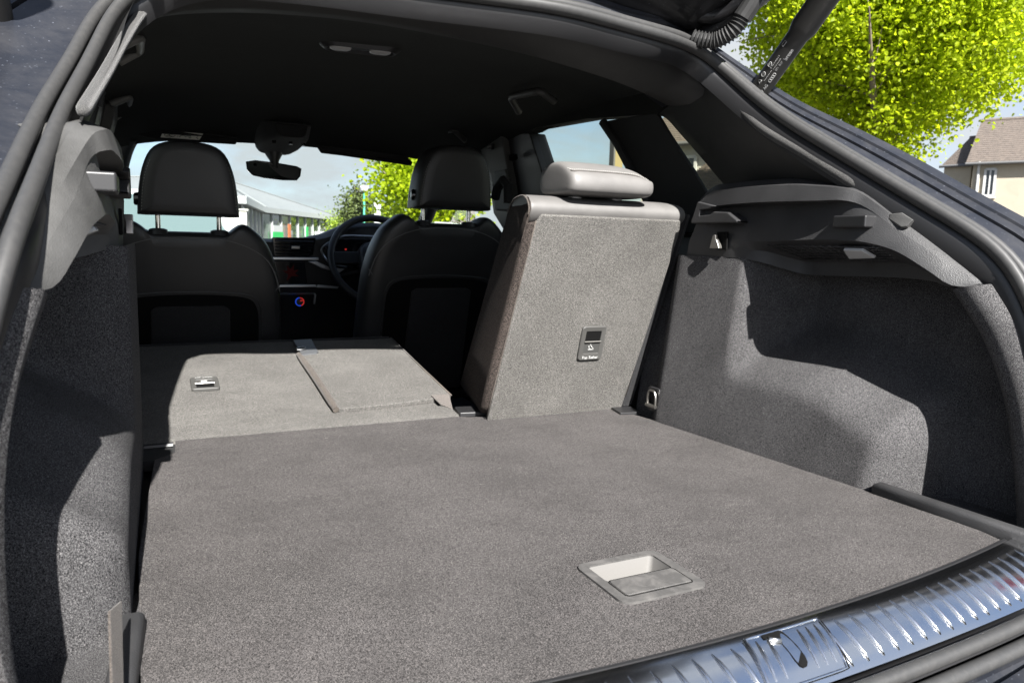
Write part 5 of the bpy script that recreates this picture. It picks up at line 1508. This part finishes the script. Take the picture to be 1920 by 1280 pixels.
M['green'] = mat('green sign', (0.03, 0.42, 0.10), 0.5)
poster(1.5, 0.6, 1.9, 0.75, M['green'], 'green_poster')
poster(1.5, 0.42, 1.9, 0.18, mat('yellow sign', (0.6, 0.5, 0.03), 0.5), 'yellow_strip')
poster(1.6, 1.35, 1.7, 0.40, M['frame_white'], 'white_poster')
poster(4.4, 0.9, 0.5, 1.0, mat('orange sign', (0.50, 0.14, 0.05), 0.5), 'orange_poster')
poster(8.2, 0.6, 0.5, 1.2, M['green'], 'green_poster')
pr_ = W((2.451,30.13,0.8702), 0)
pier = MB().box((0, 0, 1.0), (1.0, 0.4, 2.0)).box((0, 0, 2.04), (1.1, 0.5, 0.08))
po = pier.build('boundary_pier', M['render_w'], None, z=0, bevel=0.02)
po.location = pr_
tag(po, 'cream wall pier left of the glazed showroom', 'wall')

# --- lamp post, sign pillar, fence, yellow post
lpz = W((10.12,39.97,1.693), 0)
lpo = empty('lamp_post', lpz)
tag(lpo, 'slim green lamp post with a white lantern', 'lamp post')
MB().tube([(0, 0, 0), (0, 0, 0.6), (0, 0, 0.65), (0, 0, 3.55)], [0.10, 0.10, 0.065, 0.055], 10).build('pole', mat('green post paint', (0.06, 0.33, 0.22), 0.5), lpo, z=0, sharp=40)
MB().tube([(0, 0, 3.55), (0, 0, 3.62), (0, 0, 3.80), (0, 0, 3.88), (0, 0, 3.92)], [0.06, 0.22, 0.28, 0.22, 0.05], 14).build('lantern', M['frame_white'], lpo, z=0, sharp=40)
sgp = W((7.937,29.75,1.379), 0)
sgn_ = empty('pylon_sign', sgp)
tag(sgn_, 'plain white pylon sign beside the windscreen lime tree', 'sign')
MB().box((0, 0, 1.35), (0.26, 0.12, 2.5)).build('panel', M['frame_white'], sgn_, z=0, bevel=0.02)
MB().box((0, 0, 0.06), (0.5, 0.4, 0.12)).build('foot', M['render_w'], sgn_, z=0, bevel=0.02)
fa, fb_ = W((10.89,57.51,1.116), 0), W((11.68,50.36,1.096), 0)
fe = empty('picket_fence', fa)
tag(fe, 'low white fence at the right of the showroom', 'fence')
fu = (fb_ - fa)
for k in range(16):
    p = fu * (k / 15.0)
    MB().box(p + Vector((0, 0, 0.75)), (0.14, 0.04, 1.5)).build('board', M['frame_white'], fe, z=0)
for z in (0.4, 1.2):
    MB().tube([Vector((0, 0.05, z)), fu + Vector((0, 0.05, z))], 0.04, 6).build('rail', M['frame_white'], fe, z=0)
yp = W((6.4,10.31,1.741), 0)
yo = empty('gate_post', yp)
tag(yo, 'yellowish timber post seen through the rear door window', 'post')
MB().box((0, 0, 1.40), (0.15, 0.15, 2.80)).build('shaft', mat('yellow timber', (0.22, 0.18, 0.085), 0.8), yo, z=0, bevel=0.01)
MB().box((-0.09, -0.01, 1.40), (0.03, 0.13, 2.78)).build('dark_edge', M['gutter'], yo, z=0)
MB().box((0, 0, 2.83), (0.19, 0.19, 0.05)).build('cap', M['gutter'], yo, z=0, bevel=0.01)

# --- parked cars
def parked_car(loc, rz, label, group):
    c = empty('parked_car', loc, rz)
    tag(c, label, 'car', group)
    wp_ = M['car_white']
    sec = [(-2.15, 0.72, 0.42, 0.62), (-2.05, 0.82, 0.30, 0.80), (-1.5, 0.90, 0.25, 0.95), (-0.8, 0.91, 0.24, 1.02), (0.6, 0.91, 0.24, 1.00), (1.6, 0.90, 0.25, 0.97), (2.05, 0.84, 0.30, 0.90), (2.15, 0.76, 0.42, 0.75)]
    rows = []
    for y, w, z0, z1 in sec:
        rows.append([(-w * 0.9, y, z0), (-w, y, z0 + 0.12), (-w, y, z1 - 0.18), (-w * 0.93, y, z1), (0, y, z1 + 0.03), (w * 0.93, y, z1), (w, y, z1 - 0.18), (w, y, z0 + 0.12), (w * 0.9, y, z0)])
    MB().loop(rows).build('body', wp_, c, z=0, sharp=40)
    # greenhouse: windscreen towards -y
    g = [(-0.95, 0.80, 1.00), (-0.15, 0.66, 1.52), (1.2, 0.64, 1.55), (1.85, 0.70, 1.02)]
    pl = lambda i, s_: Vector((g[i][1] * s_, g[i][0], g[i][2]))
    MB().add([pl(1, -1), pl(1, 1), pl(2, 1), pl(2, -1), pl(1, -1) * 1.0 + Vector((0.1, 0.1, 0.06)), pl(1, 1) + Vector((-0.1, 0.1, 0.06)), pl(2, 1) + Vector((-0.1, -0.1, 0.06)), pl(2, -1) + Vector((0.1, -0.1, 0.06))], [(0, 1, 5, 4), (1, 2, 6, 5), (2, 3, 7, 6), (3, 0, 4, 7), (4, 5, 6, 7)]).build('roof', wp_, c, z=0, sharp=40)
    scg = M['screen_glass']
    MB().add([pl(0, -1), pl(0, 1), pl(1, 1), pl(1, -1)], [(0, 1, 2, 3)]).build('windscreen', scg, c, z=0, sharp=0)
    MB().add([pl(3, -1), pl(3, 1), pl(2, 1), pl(2, -1)], [(0, 1, 2, 3)]).build('rear_window', scg, c, z=0, sharp=0)
    for s_ in (-1, 1):
        MB().add([pl(0, s_), pl(1, s_), pl(2, s_), pl(3, s_)], [(0, 1, 2, 3)]).build('side_glass', scg, c, z=0, sharp=0)
        for i, j in ((0, 1), (2, 3)):
            MB().tube([pl(i, s_), pl(j, s_)], 0.045, 8).build('pillar', wp_, c, z=0, sharp=60)
        MB().box((s_ * 0.98, -0.72, 1.04), (0.20, 0.12, 0.14)).build('door_mirror', wp_, c, z=0, bevel=0.03)
        MB().box((s_ * 0.66, -2.10, 0.70), (0.34, 0.10, 0.14)).build('headlight', M['lamp_lens'], c, z=0, bevel=0.03)
        for y in (-1.35, 1.35):
            w_ = MB().tube([(s_ * 0.72, y, 0.32), (s_ * 0.90, y, 0.32)], 0.32, 24).build('wheel', M['rubber'], c, z=0, sharp=40)
            MB().tube([(s_ * 0.85, y, 0.32), (s_ * 0.915, y, 0.32)], [0.22, 0.20], 16).build('rim', M['satin'], w_, z=0, sharp=40)
    MB().box((0, -2.14, 0.55), (0.9, 0.06, 0.16)).build('grille', M['plastic_smooth'], c, z=0, bevel=0.02)
    MB().tube([(-0.25, -0.86, 1.10), (-0.25, -0.80, 1.12), (0.15, -0.70, 1.14)], 0.012, 6).build('wiper', M['plastic_smooth'], c, z=0)
    return c
M['car_white'] = mat('white car paint', (0.5, 0.51, 0.5), 0.3, coat=0.6)
M['screen_glass'] = mat('pale reflecting glass', (0.10, 0.135, 0.132), 0.10, coat=0.6)
parked_car(W((-0.5278,9.232,0.2961), 0), R_(8), 'white car parked facing, left of the passenger headrest', 'white parked cars')
parked_car(W((7.807,19.56,0.5516), 0), R_(70), 'white car parked beyond the driver door window', 'white parked cars')
parked_car(W((17.78,10.18,0.8562), 0), R_(60), 'white car parked below the cream rendered house', 'white parked cars')
